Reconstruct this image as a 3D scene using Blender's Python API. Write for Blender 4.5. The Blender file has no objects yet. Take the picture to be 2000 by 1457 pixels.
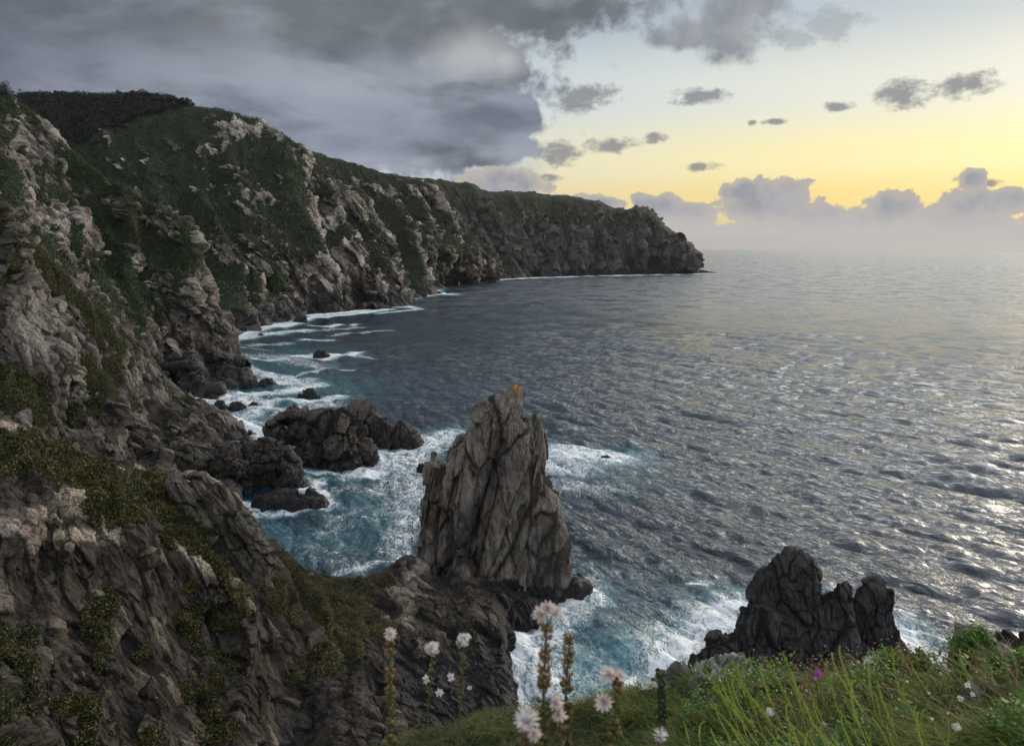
import bpy, math, random, time
import numpy as np
T0 = time.time()
random.seed(5)
RNG = np.random.default_rng(11)
SC = bpy.context.scene
COL = SC.collection
f32 = np.float32

# ------------------------------------------------------------------ camera
PW, PH, FPX = 2000.0, 1457.0, 1500.0
EYE = np.array([0.0, 0.0, 60.0])
PITCH, ROLL = math.radians(9.37), math.radians(0.45)
FWD = np.array([0, math.cos(PITCH), -math.sin(PITCH)])
UP0 = np.array([0, math.sin(PITCH), math.cos(PITCH)])
R0 = np.array([1.0, 0, 0])
RGT = math.cos(ROLL) * R0 + math.sin(ROLL) * UP0
UPV = -math.sin(ROLL) * R0 + math.cos(ROLL) * UP0
cd = bpy.data.cameras.new('camera')
cam = bpy.data.objects.new('camera', cd); COL.objects.link(cam)
cd.sensor_fit = 'HORIZONTAL'; cd.sensor_width = 36.0; cd.lens = 36.0 * FPX / PW
cd.clip_start = 0.05; cd.clip_end = 60000.0
cd.dof.use_dof = True; cd.dof.focus_distance = 60.0; cd.dof.aperture_fstop = 5.0
from mathutils import Matrix, Vector
cam.matrix_world = Matrix([[RGT[0], UPV[0], -FWD[0], EYE[0]], [RGT[1], UPV[1], -FWD[1], EYE[1]],
                           [RGT[2], UPV[2], -FWD[2], EYE[2]], [0, 0, 0, 1]])
SC.camera = cam

def ray(px, py):
    return FWD * FPX + RGT * (px - PW / 2) + UPV * (PH / 2 - py)
def at(px, py, d):
    r = ray(px, py); return EYE + r * (d / r[1])
def sea(px, py, z=0.0):
    r = ray(px, py); return EYE + r * ((z - EYE[2]) / r[2])
def proj(P):
    Q = P - EYE; w = Q @ FWD
    w = np.where(np.abs(w) < 1e-3, 1e-3, w)
    return PW / 2 + FPX * (Q @ RGT) / w, PH / 2 - FPX * (Q @ UPV) / w
def azel(px, py):
    r = ray(px, py); r = r / np.linalg.norm(r)
    return math.degrees(math.atan2(r[0], r[1])), math.degrees(math.asin(r[2]))

# ------------------------------------------------------------------ render / view
SC.view_settings.view_transform = 'Standard'
SC.view_settings.look = 'None'
SC.view_settings.gamma = 1.0
SC.view_settings.exposure = 0.5
SC.cycles.use_denoising = True
try:
    SC.cycles.denoiser = 'OPENIMAGEDENOISE'
    SC.cycles.denoising_input_passes = 'RGB_ALBEDO_NORMAL'
except Exception: pass
SC.cycles.max_bounces = 5
SC.cycles.diffuse_bounces = 2
SC.cycles.glossy_bounces = 2
SC.cycles.volume_bounces = 0
SC.cycles.transparent_max_bounces = 4

# ------------------------------------------------------------------ node helper
class S:
    """a shader socket that understands arithmetic"""
    nt = None
    def __init__(s, sock): s.s = sock
    @staticmethod
    def m(op, *a, clamp=False):
        n = S.nt.nodes.new('ShaderNodeMath'); n.operation = op; n.use_clamp = clamp
        for i, v in enumerate(a):
            if isinstance(v, S): S.nt.links.new(v.s, n.inputs[i])
            else: n.inputs[i].default_value = v
        return S(n.outputs[0])
    def __add__(s, o): return S.m('ADD', s, o)
    __radd__ = __add__
    def __sub__(s, o): return S.m('SUBTRACT', s, o)
    def __rsub__(s, o): return S.m('SUBTRACT', o, s)
    def __mul__(s, o): return S.m('MULTIPLY', s, o)
    __rmul__ = __mul__
    def __truediv__(s, o): return S.m('DIVIDE', s, o)
    def min(s, o): return S.m('MINIMUM', s, o)
    def max(s, o): return S.m('MAXIMUM', s, o)
    def clamp(s): return S.m('ADD', s, 0.0, clamp=True)
    def sm(s, a, b):
        n = S.nt.nodes.new('ShaderNodeMapRange'); n.interpolation_type = 'SMOOTHSTEP'
        S.nt.links.new(s.s, n.inputs[0])
        if a < b:
            n.inputs[1].default_value = a; n.inputs[2].default_value = b; n.inputs[3].default_value = 0; n.inputs[4].default_value = 1
        else:
            n.inputs[1].default_value = b; n.inputs[2].default_value = a; n.inputs[3].default_value = 1; n.inputs[4].default_value = 0
        return S(n.outputs[0])
def setin(n, k, v):
    if isinstance(v, S): S.nt.links.new(v.s, n.inputs[k])
    elif v is not None: n.inputs[k].default_value = v
def vmap(vec, scale=(1, 1, 1), rot=(0, 0, 0), loc=(0, 0, 0)):
    n = S.nt.nodes.new('ShaderNodeMapping'); setin(n, 'Vector', vec)
    n.inputs['Scale'].default_value = scale; n.inputs['Rotation'].default_value = rot; n.inputs['Location'].default_value = loc
    return S(n.outputs[0])
def rmap(vec, rot, scale):
    return vmap(vmap(vec, (1, 1, 1), rot), scale)
def noise(vec, scale=1.0, detail=4.0, rough=0.5, dist=0.0, kind='FBM', lac=2.0):
    n = S.nt.nodes.new('ShaderNodeTexNoise'); n.noise_type = kind
    try: n.normalize = True
    except Exception: pass
    setin(n, 'Vector', vec); setin(n, 'Scale', scale); setin(n, 'Detail', detail); setin(n, 'Roughness', rough)
    setin(n, 'Distortion', dist); setin(n, 'Lacunarity', lac)
    return S(n.outputs['Fac'])
def voro(vec, scale, feature='F1', out='Distance', rnd=1.0):
    n = S.nt.nodes.new('ShaderNodeTexVoronoi'); n.feature = feature
    setin(n, 'Vector', vec); setin(n, 'Scale', scale); setin(n, 'Randomness', rnd)
    return S(n.outputs[out])
def mix(f, a, b):
    n = S.nt.nodes.new('ShaderNodeMix'); n.data_type = 'RGBA'
    setin(n, 0, f)
    for k, v in ((6, a), (7, b)):
        if isinstance(v, S): S.nt.links.new(v.s, n.inputs[k])
        else: n.inputs[k].default_value = (*v, 1) if len(v) == 3 else v
    return S(n.outputs[2])
def attr(name):
    n = S.nt.nodes.new('ShaderNodeAttribute'); n.attribute_name = name
    return S(n.outputs['Fac'])
def geo(out='Position'):
    return S(S.nt.nodes.new('ShaderNodeNewGeometry').outputs[out])
def sep(v):
    n = S.nt.nodes.new('ShaderNodeSeparateXYZ'); setin(n, 0, v); return [S(o) for o in n.outputs]
def comb(x, y, z):
    n = S.nt.nodes.new('ShaderNodeCombineXYZ'); setin(n, 0, x); setin(n, 1, y); setin(n, 2, z); return S(n.outputs[0])
def bump(h, dist, strength=1.0, normal=None):
    n = S.nt.nodes.new('ShaderNodeBump'); setin(n, 'Height', h); setin(n, 'Distance', dist); setin(n, 'Strength', strength)
    if normal: setin(n, 'Normal', normal)
    return S(n.outputs[0])
def material(name):
    m = bpy.data.materials.new(name); m.use_nodes = True
    m.node_tree.nodes.clear(); S.nt = m.node_tree
    out = S.nt.nodes.new('ShaderNodeOutputMaterial')
    p = S.nt.nodes.new('ShaderNodeBsdfPrincipled')
    S.nt.links.new(p.outputs[0], out.inputs['Surface'])
    return m, p

# ------------------------------------------------------------------ sky and sun
SUN_AZ, SUN_EL = 52.0, 12.0
world = bpy.data.worlds.new('World'); SC.world = world; world.use_nodes = True
S.nt = world.node_tree; S.nt.nodes.clear()
wo = S.nt.nodes.new('ShaderNodeOutputWorld'); bg = S.nt.nodes.new('ShaderNodeBackground')
S.nt.links.new(bg.outputs[0], wo.inputs['Surface'])
tc = S.nt.nodes.new('ShaderNodeTexCoord')
D = S(tc.outputs['Generated'])
dx, dy, dz = sep(D)
AZ = S.m('ARCTAN2', dx, dy) * 57.29578
EL = S.m('ARCSINE', dz) * 57.29578
sky = S.nt.nodes.new('ShaderNodeTexSky'); sky.sky_type = 'NISHITA'; sky.sun_disc = False
sky.sun_elevation = math.radians(SUN_EL); sky.sun_rotation = math.radians(SUN_AZ)
sky.air_density = 1.2; sky.dust_density = 2.5
nsk = S.nt.nodes.new('ShaderNodeMix'); nsk.data_type = 'RGBA'; nsk.blend_type = 'MULTIPLY'; nsk.inputs[0].default_value = 1
S.nt.links.new(sky.outputs[0], nsk.inputs[6]); nsk.inputs[7].default_value = (0.09, 0.09, 0.09, 1)
NIS = S(nsk.outputs[2])

def lin(*c):
    return tuple(((v / 255 / 12.92) if v <= 10 else ((v / 255 + 0.055) / 1.055) ** 2.4) / 1.30 for v in c)
def ramp(f, stops):
    n = S.nt.nodes.new('ShaderNodeValToRGB'); setin(n, 0, f); e = n.color_ramp.elements
    n.color_ramp.interpolation = 'EASE'
    while len(e) < len(stops): e.new(0.5)
    for k, (p, c) in enumerate(stops): e[k].position = p; e[k].color = (*c, 1)
    return S(n.outputs[0])
E01 = (EL / 60.0).clamp()
warm = ramp(E01, [(0.0, lin(205, 190, 170)), (0.055, lin(252, 226, 148)), (0.10, lin(255, 243, 184)), (0.17, lin(232, 235, 224)),
                  (0.27, lin(184, 198, 210)), (0.31, (2.8, 2.8, 2.7)), (0.55, (2.1, 2.15, 2.2)), (1.0, (0.8, 0.88, 1.0))])  # stops above the view boosted, unseen brightness added to whiten the water
cool = ramp(E01, [(0.0, lin(190, 185, 185)), (0.05, lin(243, 222, 172)), (0.10, lin(238, 232, 205)), (0.17, lin(210, 220, 224)),
                  (0.27, lin(182, 197, 208)), (0.35, (1.1, 1.15, 1.2)), (1.0, (0.7, 0.78, 0.9))])
azd = S.m('ABSOLUTE', AZ - 34.0)
base = mix(azd.sm(10.0, 38.0), warm, cool)
base = mix(0.10, base, NIS)
# whole dome cloud factors, seen by the reflections and the shade
P3 = comb(AZ / 10.0, EL / 10.0, 0.0)
n_soft = noise(P3, 1.3, 5, 0.5, 0.3)
n_puff = noise(P3, 4.5, 8, 0.6, 0.1)
n_fine = noise(comb(AZ / 10.0, EL / 7.0, 3.0), 9.0, 5, 0.65, 0.1)

def field(ells):
    """ smallest normalised distance to a set of ellipses (px, py, rx, ry) given where they stand in the sky """
    out = None
    for (px, py, rx, ry) in ells:
        a, e = azel(px, py); ra = abs(azel(px + rx, py)[0] - azel(px - rx, py)[0]) / 2; re = abs(azel(px, py - ry)[1] - azel(px, py + ry)[1]) / 2
        u = (AZ - a) / ra; v = (EL - e) / re
        d = S.m('SQRT', u * u + v * v)
        out = d if out is None else out.min(d)
    return out

# 1  low cumulus bank on the horizon
bank = field([(1290, 415, 62, 38), (1345, 425, 60, 28), (1500, 398, 100, 56), (1460, 376, 58, 28), (1590, 425, 90, 30), (1745, 408, 60, 38), (1700, 440, 90, 34),
              (1900, 400, 70, 34), (1900, 352, 28, 26), (1960, 395, 55, 32), (1850, 440, 150, 40), (1620, 455, 560, 24), (1260, 392, 32, 16),
              (1130, 400, 70, 22), (1180, 400, 50, 16), (980, 360, 90, 34), (2150, 420, 160, 50)])
n_cum = noise(P3, 8.5, 6, 0.6, 0.15)
bank_d = bank + (n_cum - 0.5) * 1.35
bank_m = bank_d.sm(1.08, 0.9)
bank_body = mix(n_puff.sm(0.35, 0.65), lin(150, 154, 163), lin(178, 177, 180))
bank_c = mix(bank_d.sm(0.35, 0.95), bank_body, lin(186, 180, 172))
bank_c = mix(EL.sm(3.4, 0.8), bank_c, lin(198, 192, 188))
# 2  small torn dark clouds
small = field([(1760, 185, 52, 26), (1880, 168, 62, 24), (1190, 284, 52, 14), (1280, 268, 20, 12), (1370, 326, 32, 9), (1365, 190, 50, 16),
               (1090, 300, 42, 24), (1150, 185, 62, 20), (1120, 205, 40, 18), (1635, 208, 26, 10), (1468, 240, 9, 6), (1510, 238, 22, 6), (1075, 348, 22, 8), (1895, 345, 30, 12),
               (1930, 358, 26, 10)])
small_d = small + (n_fine - 0.5) * 2.6
small_m = small_d.sm(1.35, 0.35)
# 3  larger grey ones at the top
big = field([(1425, 45, 95, 78), (1475, 10, 60, 40), (1340, 75, 80, 26), (1380, 60, 90, 40)])
big_m = (big + (n_puff - 0.5) * 1.5 + (n_fine - 0.5) * 0.5).sm(1.25, 0.55)
wisp = field([(1620, 50, 70, 38), (1560, 75, 60, 22)])
wisp_m = (wisp + (n_fine - 0.5) * 2.2).sm(1.2, 0.4) * 0.5
# 4  heavy deck on the left
deck = field([(560, 130, 560, 250), (200, 80, 600, 330), (940, 180, 90, 60), (1005, 225, 56, 52), (900, 290, 160, 40), (985, 288, 60, 34), (990, 140, 40, 40), (830, 260, 160, 80), (960, 235, 80, 90), (900, -60, 480, 150), (-300, 100, 700, 420)])
deck_d = deck + (n_puff - 0.5) * 0.95 + (n_fine - 0.5) * 0.12 + (n_soft - 0.5) * 0.3
deck_m = deck_d.sm(1.10, 0.86)
streak = noise(comb(AZ / 16.0 + EL / 40.0, EL / 6.0 - AZ / 46.0, 5.0), 1.7, 7, 0.52, 0.15)
streak2 = noise(comb(AZ / 20.0, EL / 3.2, 9.0), 1.2, 6, 0.5, 0.1)
dk = mix(streak.sm(0.36, 0.62), lin(98, 104, 114), lin(156, 163, 176))
dk = mix(streak2.sm(0.42, 0.66) * EL.sm(12.5, 8.0) * 0.6, dk, lin(128, 138, 158))
dk = mix(EL.sm(10.5, 14.0) * (AZ.sm(24.0, 8.0)) * 0.85, dk, mix(n_soft.sm(0.3, 0.7), lin(100, 106, 113), lin(122, 127, 134)))
dk = mix(noise(comb(AZ / 9.0 - EL / 12.0, EL / 5.0, 2.0), 1.5, 8, 0.55, 0.15).sm(0.42, 0.70) * 0.5, dk, lin(166, 172, 184))
dk = mix(noise(comb(AZ / 12.0, EL / 4.0 + AZ / 30.0, 7.0), 1.6, 7, 0.55, 0.15).sm(0.46, 0.72) * 0.5, dk, lin(92, 98, 106))
dk = mix(AZ.sm(-14.0, -36.0) * 0.5, dk, lin(92, 98, 116))
glow = field([(985, 118, 40, 36), (930, 110, 110, 60)])
dk = mix((glow + (n_puff - 0.5) * 0.8).sm(1.3, 0.0) * 0.7, dk, lin(196, 198, 198))
# under the deck
low = EL.sm(7.2, 6.2) * AZ.sm(4.0, -2.0)
lowc = mix(n_puff.sm(0.35, 0.65), lin(150, 162, 180), lin(200, 206, 212))
# the rest of the dome: broken cloud overhead, sky behind brightened as fill light
over = noise(D, 2.2, 5, 0.55, 0.3).sm(0.40, 0.62) * EL.sm(30.0, 55.0) * 0.7
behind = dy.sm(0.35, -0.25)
col = mix(over, base, lin(165, 170, 178))
col = mix(AZ.sm(20.0, -4.0) * EL.sm(12.0, 20.0) * 0.9, col, mix(n_soft.sm(0.3, 0.7), lin(100, 108, 122), lin(140, 148, 160)))  # dark cover carried up past the view, added to darken the left-hand sea
col = mix(low, col, lowc)
col = mix(wisp_m, col, lin(150, 155, 162))
col = mix(big_m * 0.92, col, mix(n_puff.sm(0.3, 0.7), lin(134, 140, 150), lin(162, 165, 170)))
col = mix(deck_m, col, dk)
col = mix(small_m * 0.85, col, lin(132, 134, 140))
col = mix(bank_m, col, bank_c)
col = mix(EL.sm(1.3, 0.1) * 0.9, col, mix(AZ.sm(0.0, 36.0), lin(182, 180, 184), lin(202, 195, 187)))
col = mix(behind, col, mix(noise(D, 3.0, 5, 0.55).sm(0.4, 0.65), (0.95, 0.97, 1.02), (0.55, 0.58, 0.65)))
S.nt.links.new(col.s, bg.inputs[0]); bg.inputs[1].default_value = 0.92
try: world.cycles.sampling_method = 'MANUAL'; world.cycles.sample_map_resolution = 1024
except Exception: pass

sl = bpy.data.lights.new('sun', 'SUN'); sl.energy = 1.9; sl.angle = math.radians(25); sl.color = (1.0, 0.86, 0.68)
so = bpy.data.objects.new('sun', sl); COL.objects.link(so)
sd = Vector((math.sin(math.radians(SUN_AZ)) * math.cos(math.radians(SUN_EL)), math.cos(math.radians(SUN_AZ)) * math.cos(math.radians(SUN_EL)), math.sin(math.radians(SUN_EL))))
so.rotation_euler = sd.to_track_quat('Z', 'Y').to_euler()

# ------------------------------------------------------------------ numpy noise
_r = np.random.default_rng(3)
PERM = _r.permutation(256).astype(np.int32); PERM = np.concatenate([PERM, PERM])
GR = _r.normal(size=(256, 3)); GR = (GR / np.linalg.norm(GR, axis=1)[:, None]).astype(f32)
RV = _r.random((256, 3)).astype(f32); RT = _r.normal(size=(256, 4)).astype(f32)
def h3(i, j, k):
    return PERM[PERM[PERM[i & 255] + (j & 255)] + (k & 255)]
def pn(P):
    P = P.astype(f32); I = np.floor(P).astype(np.int32); Fr = P - I
    W = Fr * Fr * Fr * (Fr * (Fr * 6 - 15) + 10)
    res = 0
    for a in (0, 1):
        wx = W[:, 0] if a else 1 - W[:, 0]
        for b in (0, 1):
            wy = W[:, 1] if b else 1 - W[:, 1]
            for c in (0, 1):
                wz = W[:, 2] if c else 1 - W[:, 2]
                g = GR[h3(I[:, 0] + a, I[:, 1] + b, I[:, 2] + c)]
                res = res + wx * wy * wz * (g[:, 0] * (Fr[:, 0] - a) + g[:, 1] * (Fr[:, 1] - b) + g[:, 2] * (Fr[:, 2] - c))
    return res * 1.6
def fbm(P, o=4, g=0.5, l=2.03):
    s = 0; a = 1.0; t = 0
    for k in range(o):
        s = s + a * pn(P + 17.3 * k); t += a; a *= g; P = P * l
    return s / t
def ridged(P, o=4, g=0.5, l=2.03):
    s = 0; a = 1.0; t = 0; w = 1.0
    for k in range(o):
        n = 1 - np.abs(pn(P + 31.7 * k)); n = n * n * w
        w = np.clip(n * 1.6, 0, 1)
        s = s + a * n; t += a; a *= g; P = P * l
    return s / t
def facet(P, tilt=1.15):
    """ angular blocks: each cell of a jittered lattice gets its own height and its own tilted plane; also crack closeness """
    P = P.astype(f32); I = np.floor(P).astype(np.int32)
    n = len(P); best = np.full(n, 9, f32); sec = np.full(n, 9, f32); val = np.zeros(n, f32)
    for a in (-1, 0, 1):
        for b in (-1, 0, 1):
            for c in (-1, 0, 1):
                hh = h3(I[:, 0] + a, I[:, 1] + b, I[:, 2] + c)
                q = RV[hh]; ox = I[:, 0] + a + q[:, 0] - P[:, 0]; oy = I[:, 1] + b + q[:, 1] - P[:, 1]; oz = I[:, 2] + c + q[:, 2] - P[:, 2]
                d = ox * ox + oy * oy + oz * oz
                t = RT[hh]
                v = t[:, 3] * 0.35 + tilt * (t[:, 0] * ox + t[:, 1] * oy + t[:, 2] * oz) * 0.5
                m = d < best
                sec = np.where(m, best, np.minimum(sec, d)); val = np.where(m, v, val); best = np.where(m, d, best)
    return val, np.sqrt(sec) - np.sqrt(best)
def sstep(a, b, x):
    t = np.clip((x - a) / (b - a), 0, 1); return t * t * (3 - 2 * t)

# ------------------------------------------------------------------ mesh output
def tag(o, label=None, cat=None, group=None, kind=None):
    if label: o['label'] = label
    if cat: o['category'] = cat
    if group: o['group'] = group
    if kind: o['kind'] = kind
    return o
def mesh_obj(name, V, Fc, mat, parent=None, smooth=True, attrs=None, loc=None):
    """V n,3 ; Fc: m,4 or m,3 array (or list of such arrays)"""
    me = bpy.data.meshes.new(name)
    V = np.asarray(V, dtype=f32)
    if loc is not None: V = V - np.asarray(loc, dtype=f32)
    fl = Fc if isinstance(Fc, list) and np.ndim(Fc[0]) == 2 else [Fc]
    fl = [np.asarray(q, dtype=np.int32) for q in fl if len(q)]
    me.vertices.add(len(V)); me.vertices.foreach_set('co', V.ravel())
    idx = np.concatenate([q.ravel() for q in fl]); tot = np.concatenate([np.full(len(q), q.shape[1], np.int32) for q in fl])
    st = np.concatenate([[0], np.cumsum(tot)[:-1]]).astype(np.int32)
    me.loops.add(len(idx)); me.loops.foreach_set('vertex_index', idx)
    me.polygons.add(len(tot)); me.polygons.foreach_set('loop_start', st)
    me.update(calc_edges=True)
    me.polygons.foreach_set('use_smooth', np.full(len(tot), smooth, bool))
    for k, v in (attrs or {}).items():
        a = me.attributes.new(k, 'FLOAT', 'POINT'); a.data.foreach_set('value', np.asarray(v, dtype=f32))
    me.materials.append(mat); me.update()
    o = bpy.data.objects.new(name, me); COL.objects.link(o)
    if loc is not None: o.location = loc
    if parent is not None: o.parent = parent
    return o
def gridf(nu, nv, wrap=False):
    i, j = np.meshgrid(np.arange(nu if wrap else nu - 1), np.arange(nv - 1), indexing='ij')
    i2 = (i + 1) % nu
    return np.stack([i * nv + j, i * nv + j + 1, i2 * nv + j + 1, i2 * nv + j], -1).reshape(-1, 4)
def gnorm(G):
    du = np.gradient(G, axis=0); dv = np.gradient(G, axis=1)
    n = np.cross(du, dv); n /= np.linalg.norm(n, axis=-1, keepdims=True) + 1e-9
    return n
def crom(C, t):
    """catmull-rom through C (k, ...) at parameters t"""
    k = len(C); i = np.clip(np.floor(t).astype(int), 0, k - 2); f = (t - i).reshape((-1,) + (1,) * (C.ndim - 1))
    p1 = C[i]; p2 = C[i + 1]
    p0 = np.where((i > 0).reshape(f.shape), C[np.maximum(i - 1, 0)], 2 * p1 - p2)
    p3 = np.where((i < k - 2).reshape(f.shape), C[np.minimum(i + 2, k - 1)], 2 * p2 - p1)
    m1 = (p2 - p0) * 0.42; m2 = (p3 - p1) * 0.42
    f2 = f * f; f3 = f2 * f
    return (2 * f3 - 3 * f2 + 1) * p1 + (f3 - 2 * f2 + f) * m1 + (3 * f2 - 2 * f3) * p2 + (f3 - f2) * m2
def reparam(C, n, wts=None):
    """parameters along axis 0 with even average pixel spacing"""
    px, py = proj(C.reshape(-1, 3)); Q = np.stack([px, py], -1).reshape(C.shape[:2] + (2,))
    Q = np.clip(Q, -400, 2400)
    s = np.linalg.norm(np.diff(Q, axis=0), axis=-1).mean(1) + 8
    if wts is not None: s = s * wts
    cs = np.concatenate([[0], np.cumsum(s)])
    return np.interp(np.linspace(0, cs[-1], n), cs, np.arange(len(cs)))

def blobs(px, py, L):
    s = np.zeros(len(px))
    for (x, y, rx, ry, a, w) in L:
        ca, sa = math.cos(math.radians(a)), math.sin(math.radians(a))
        u = ((px - x) * ca + (py - y) * sa) / rx; v = (-(px - x) * sa + (py - y) * ca) / ry
        s = s + w * np.exp(-(u * u + v * v) * 1.2)
    return s

Q = 1.0
PATCH = {}
def patch(name, cols, nu, nv, back, mat, size, rib=(0, 1), veg=None, pale=None, seed=0.0, vegbias=0.0, strat=None, rock_amp=1.0, label=None, fine=1.0):
    K = len(cols[0]); C = []
    for c in cols:
        col = []
        for p in c:
            px, py, d = p
            col.append(sea(px, py, -0.3) if d == 'S' else at(px, py, d))
        top = col[0]
        bk = []
        for b in back:
            hd = (top - EYE); sl_ = min(hd[2] / np.hypot(hd[0], hd[1]), 0.0); hd = np.array([hd[0], hd[1], 0]) / np.hypot(hd[0], hd[1])
            q = top + hd * b[1] + np.array([0, 0, sl_ * b[1] + b[2]])
            if len(b) > 3: q[2] = b[3]
            bk.insert(0, q)
        last = col[-1].copy(); 
        foot = last + np.array([0, -max(2.0, size * 0.4), 0]); foot[2] = min(-4.0 if last[2] < 2 else last[2] - size, last[2])
        C.append(np.array(bk + col + [foot]))
    C = np.array(C)                                  # ncol, K+, 3
    nu = int(nu * Q); nv = int(nv * Q)
    w = np.ones(C.shape[1] - 1); w[:len(back)] = 0.35; w[-1] = 0.3
    tu = reparam(C, nu); tv = reparam(np.swapaxes(C, 0, 1), nv, w)
    G = crom(C, tu); G = np.swapaxes(crom(np.swapaxes(G, 0, 1), tv), 0, 1)
    G = G.astype(np.float64)
    # ribs running down the slope
    U = np.linspace(0, 1, nu)[:, None] * np.ones(nv)[None]; Vv = np.ones(nu)[:, None] * np.linspace(0, 1, nv)[None]
    n0 = gnorm(G); 
    toc = EYE - G; flip = np.where((n0 * toc).sum(-1).mean() < 0, -1, 1); n0 = n0 * flip
    P = G.reshape(-1, 3); N = n0.reshape(-1, 3); u = U.ravel(); v = Vv.ravel()
    px0, py0 = proj(P)
    if rib[0]:
        q = np.stack([u * rib[1] + 0.25 * pn(P / (size * 9) + seed), v * 1.3 + seed, 0 * u + seed], -1)
        r = ridged(q, 3, 0.55) - 0.45
        env = np.clip(v * 3.0, 0.15, 1) 
        P = P + N * (r * rib[0] * env)[:, None]
    # slope based plant cover
    Gn = gnorm(P.reshape(G.shape)) * flip; N = Gn.reshape(-1, 3)
    big = fbm(P / (size * 7) + seed, 4)
    med = fbm(P / (size * 1.6) + 5 + seed, 4)
    vg = 0.55 * (np.clip(N[:, 2], 0, 1) - 0.62) * 2.2 + big * 1.0 + med * 0.75 + vegbias
    if veg: vg = vg + blobs(px0, py0, veg)
    low = sstep(16 + 5 * med, 5, P[:, 2]) if size > 2.5 else sstep(9, 4, P[:, 2])
    vg = vg - low * 1.6
    vm = sstep(-0.06, 0.10, vg)
    # rock relief
    B = P.copy()
    if strat is not None:
        a, b = strat; ax = np.array([math.sin(math.radians(b)) * math.cos(math.radians(a)), math.cos(math.radians(b)) * math.cos(math.radians(a)), math.sin(math.radians(a))])
        B = B - np.outer(B @ ax, ax) * 0.66              # stretched along the strata
    Wp = B / size + 0.16 * np.stack([pn(B / (size * 1.3) + 3), pn(B / (size * 1.3) + 9), pn(B / (size * 1.3) + 15)], -1)
    f1, c1 = facet(Wp * 0.30 + seed)
    f2, c2 = facet(Wp * 0.85 + 7 + seed)
    f3, c3 = facet(Wp * 2.3 + 3 + seed, 1.1)
    rg = ridged(Wp * 0.5 + 2, 5, 0.55)
    fr = fbm(Wp * 4.0, 3, 0.6)
    lam = 0.0
    if strat is not None:
        LB = P - np.outer(P @ ax, ax) * 0.88
        lam = ridged(LB / size * 1.5 + 0.25 * pn(P / size)[:, None], 4, 0.6) - 0.5
    dR = size * rock_amp * (f1 * 1.15 + f2 * 0.6 + f3 * 0.3 * fine + (rg - 0.5) * 0.3 + lam * 0.32 * fine + fr * 0.10 * fine - 0.12 * np.exp(-c2 * 14) - 0.07 * np.exp(-c3 * 12) * fine)
    dV = size * (med * 0.35 + fbm(P / (size * 0.35), 3, 0.65) * 0.16 + f1 * 0.3)
    dd = dR * (1 - vm) + dV * vm + (1 - vm) * size * 0.12 + (vm * size * 0.22 * fbm(P / (size * 0.7) + 8, 4, 0.6) if size < 3 else 0)
    dirn = N * np.array([1, 1, 0.75]); 
    keep = 1.0 if size > 5 else 1.0
    # hold the silhouette at the crest a little
    crest = tv[None, :] * np.ones(nu)[:, None]; crest = np.exp(-((crest.ravel() - len(back)) / 0.25) ** 2)
    P = P + dirn * (dd * (1 - 0.55 * crest))[:, None]
    GG = P.reshape(G.shape); N2 = (gnorm(GG) * flip).reshape(-1, 3)
    pl = np.clip(0.5 + 0.9 * fbm(P / (size * 3.0) + 40, 4) + 0.5 * f2, 0, 1)
    if pale: pl = np.clip(pl + blobs(px0, py0, pale), 0, 1.6)
    o = mesh_obj(name, P, gridf(nu, nv), mat, attrs=dict(veg=vm, pale=pl, crack=np.exp(-c2 * 9)))
    tag(o, kind='structure')
    PATCH[name] = dict(P=P, N=N2, veg=vm, px=px0, py=py0, v=v, u=u)
    print('%-14s %7d verts %.1fs' % (name, len(P), time.time() - T0))
    return o

# ------------------------------------------------------------------ materials
def rock_nodes(sc, dark, light, warm, zwet=5.0, stretch=(1, 1, 0.3), rot=(0.25, 0.2, 0.3)):
    pos = geo(); 
    v = vmap(pos, (sc, sc, sc))
    vs = rmap(pos, rot, (sc * stretch[0], sc * stretch[1], sc * stretch[2]))
    a = noise(v, 0.35, 7, 0.6, 0.4); b = noise(vs, 2.2, 8, 0.68, 0.5); c = noise(v, 6.0, 6, 0.7)
    f = (a * 0.45 + b * 0.55 + (attr('pale') - 0.5) * 0.24)
    colr = mix(f.sm(0.36, 0.66), dark, light)
    colr = mix(noise(v, 0.8, 5, 0.6).sm(0.5, 0.68) * 0.6, colr, warm)
    colr = mix(c.sm(0.52, 0.72) * 0.45, colr, tuple(min(1, q * 1.7) for q in light))
    colr = mix(b.sm(0.46, 0.32) * 0.75, colr, tuple(q * 0.35 for q in dark))
    return pos, v, vs, a, b, c, colr
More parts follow.
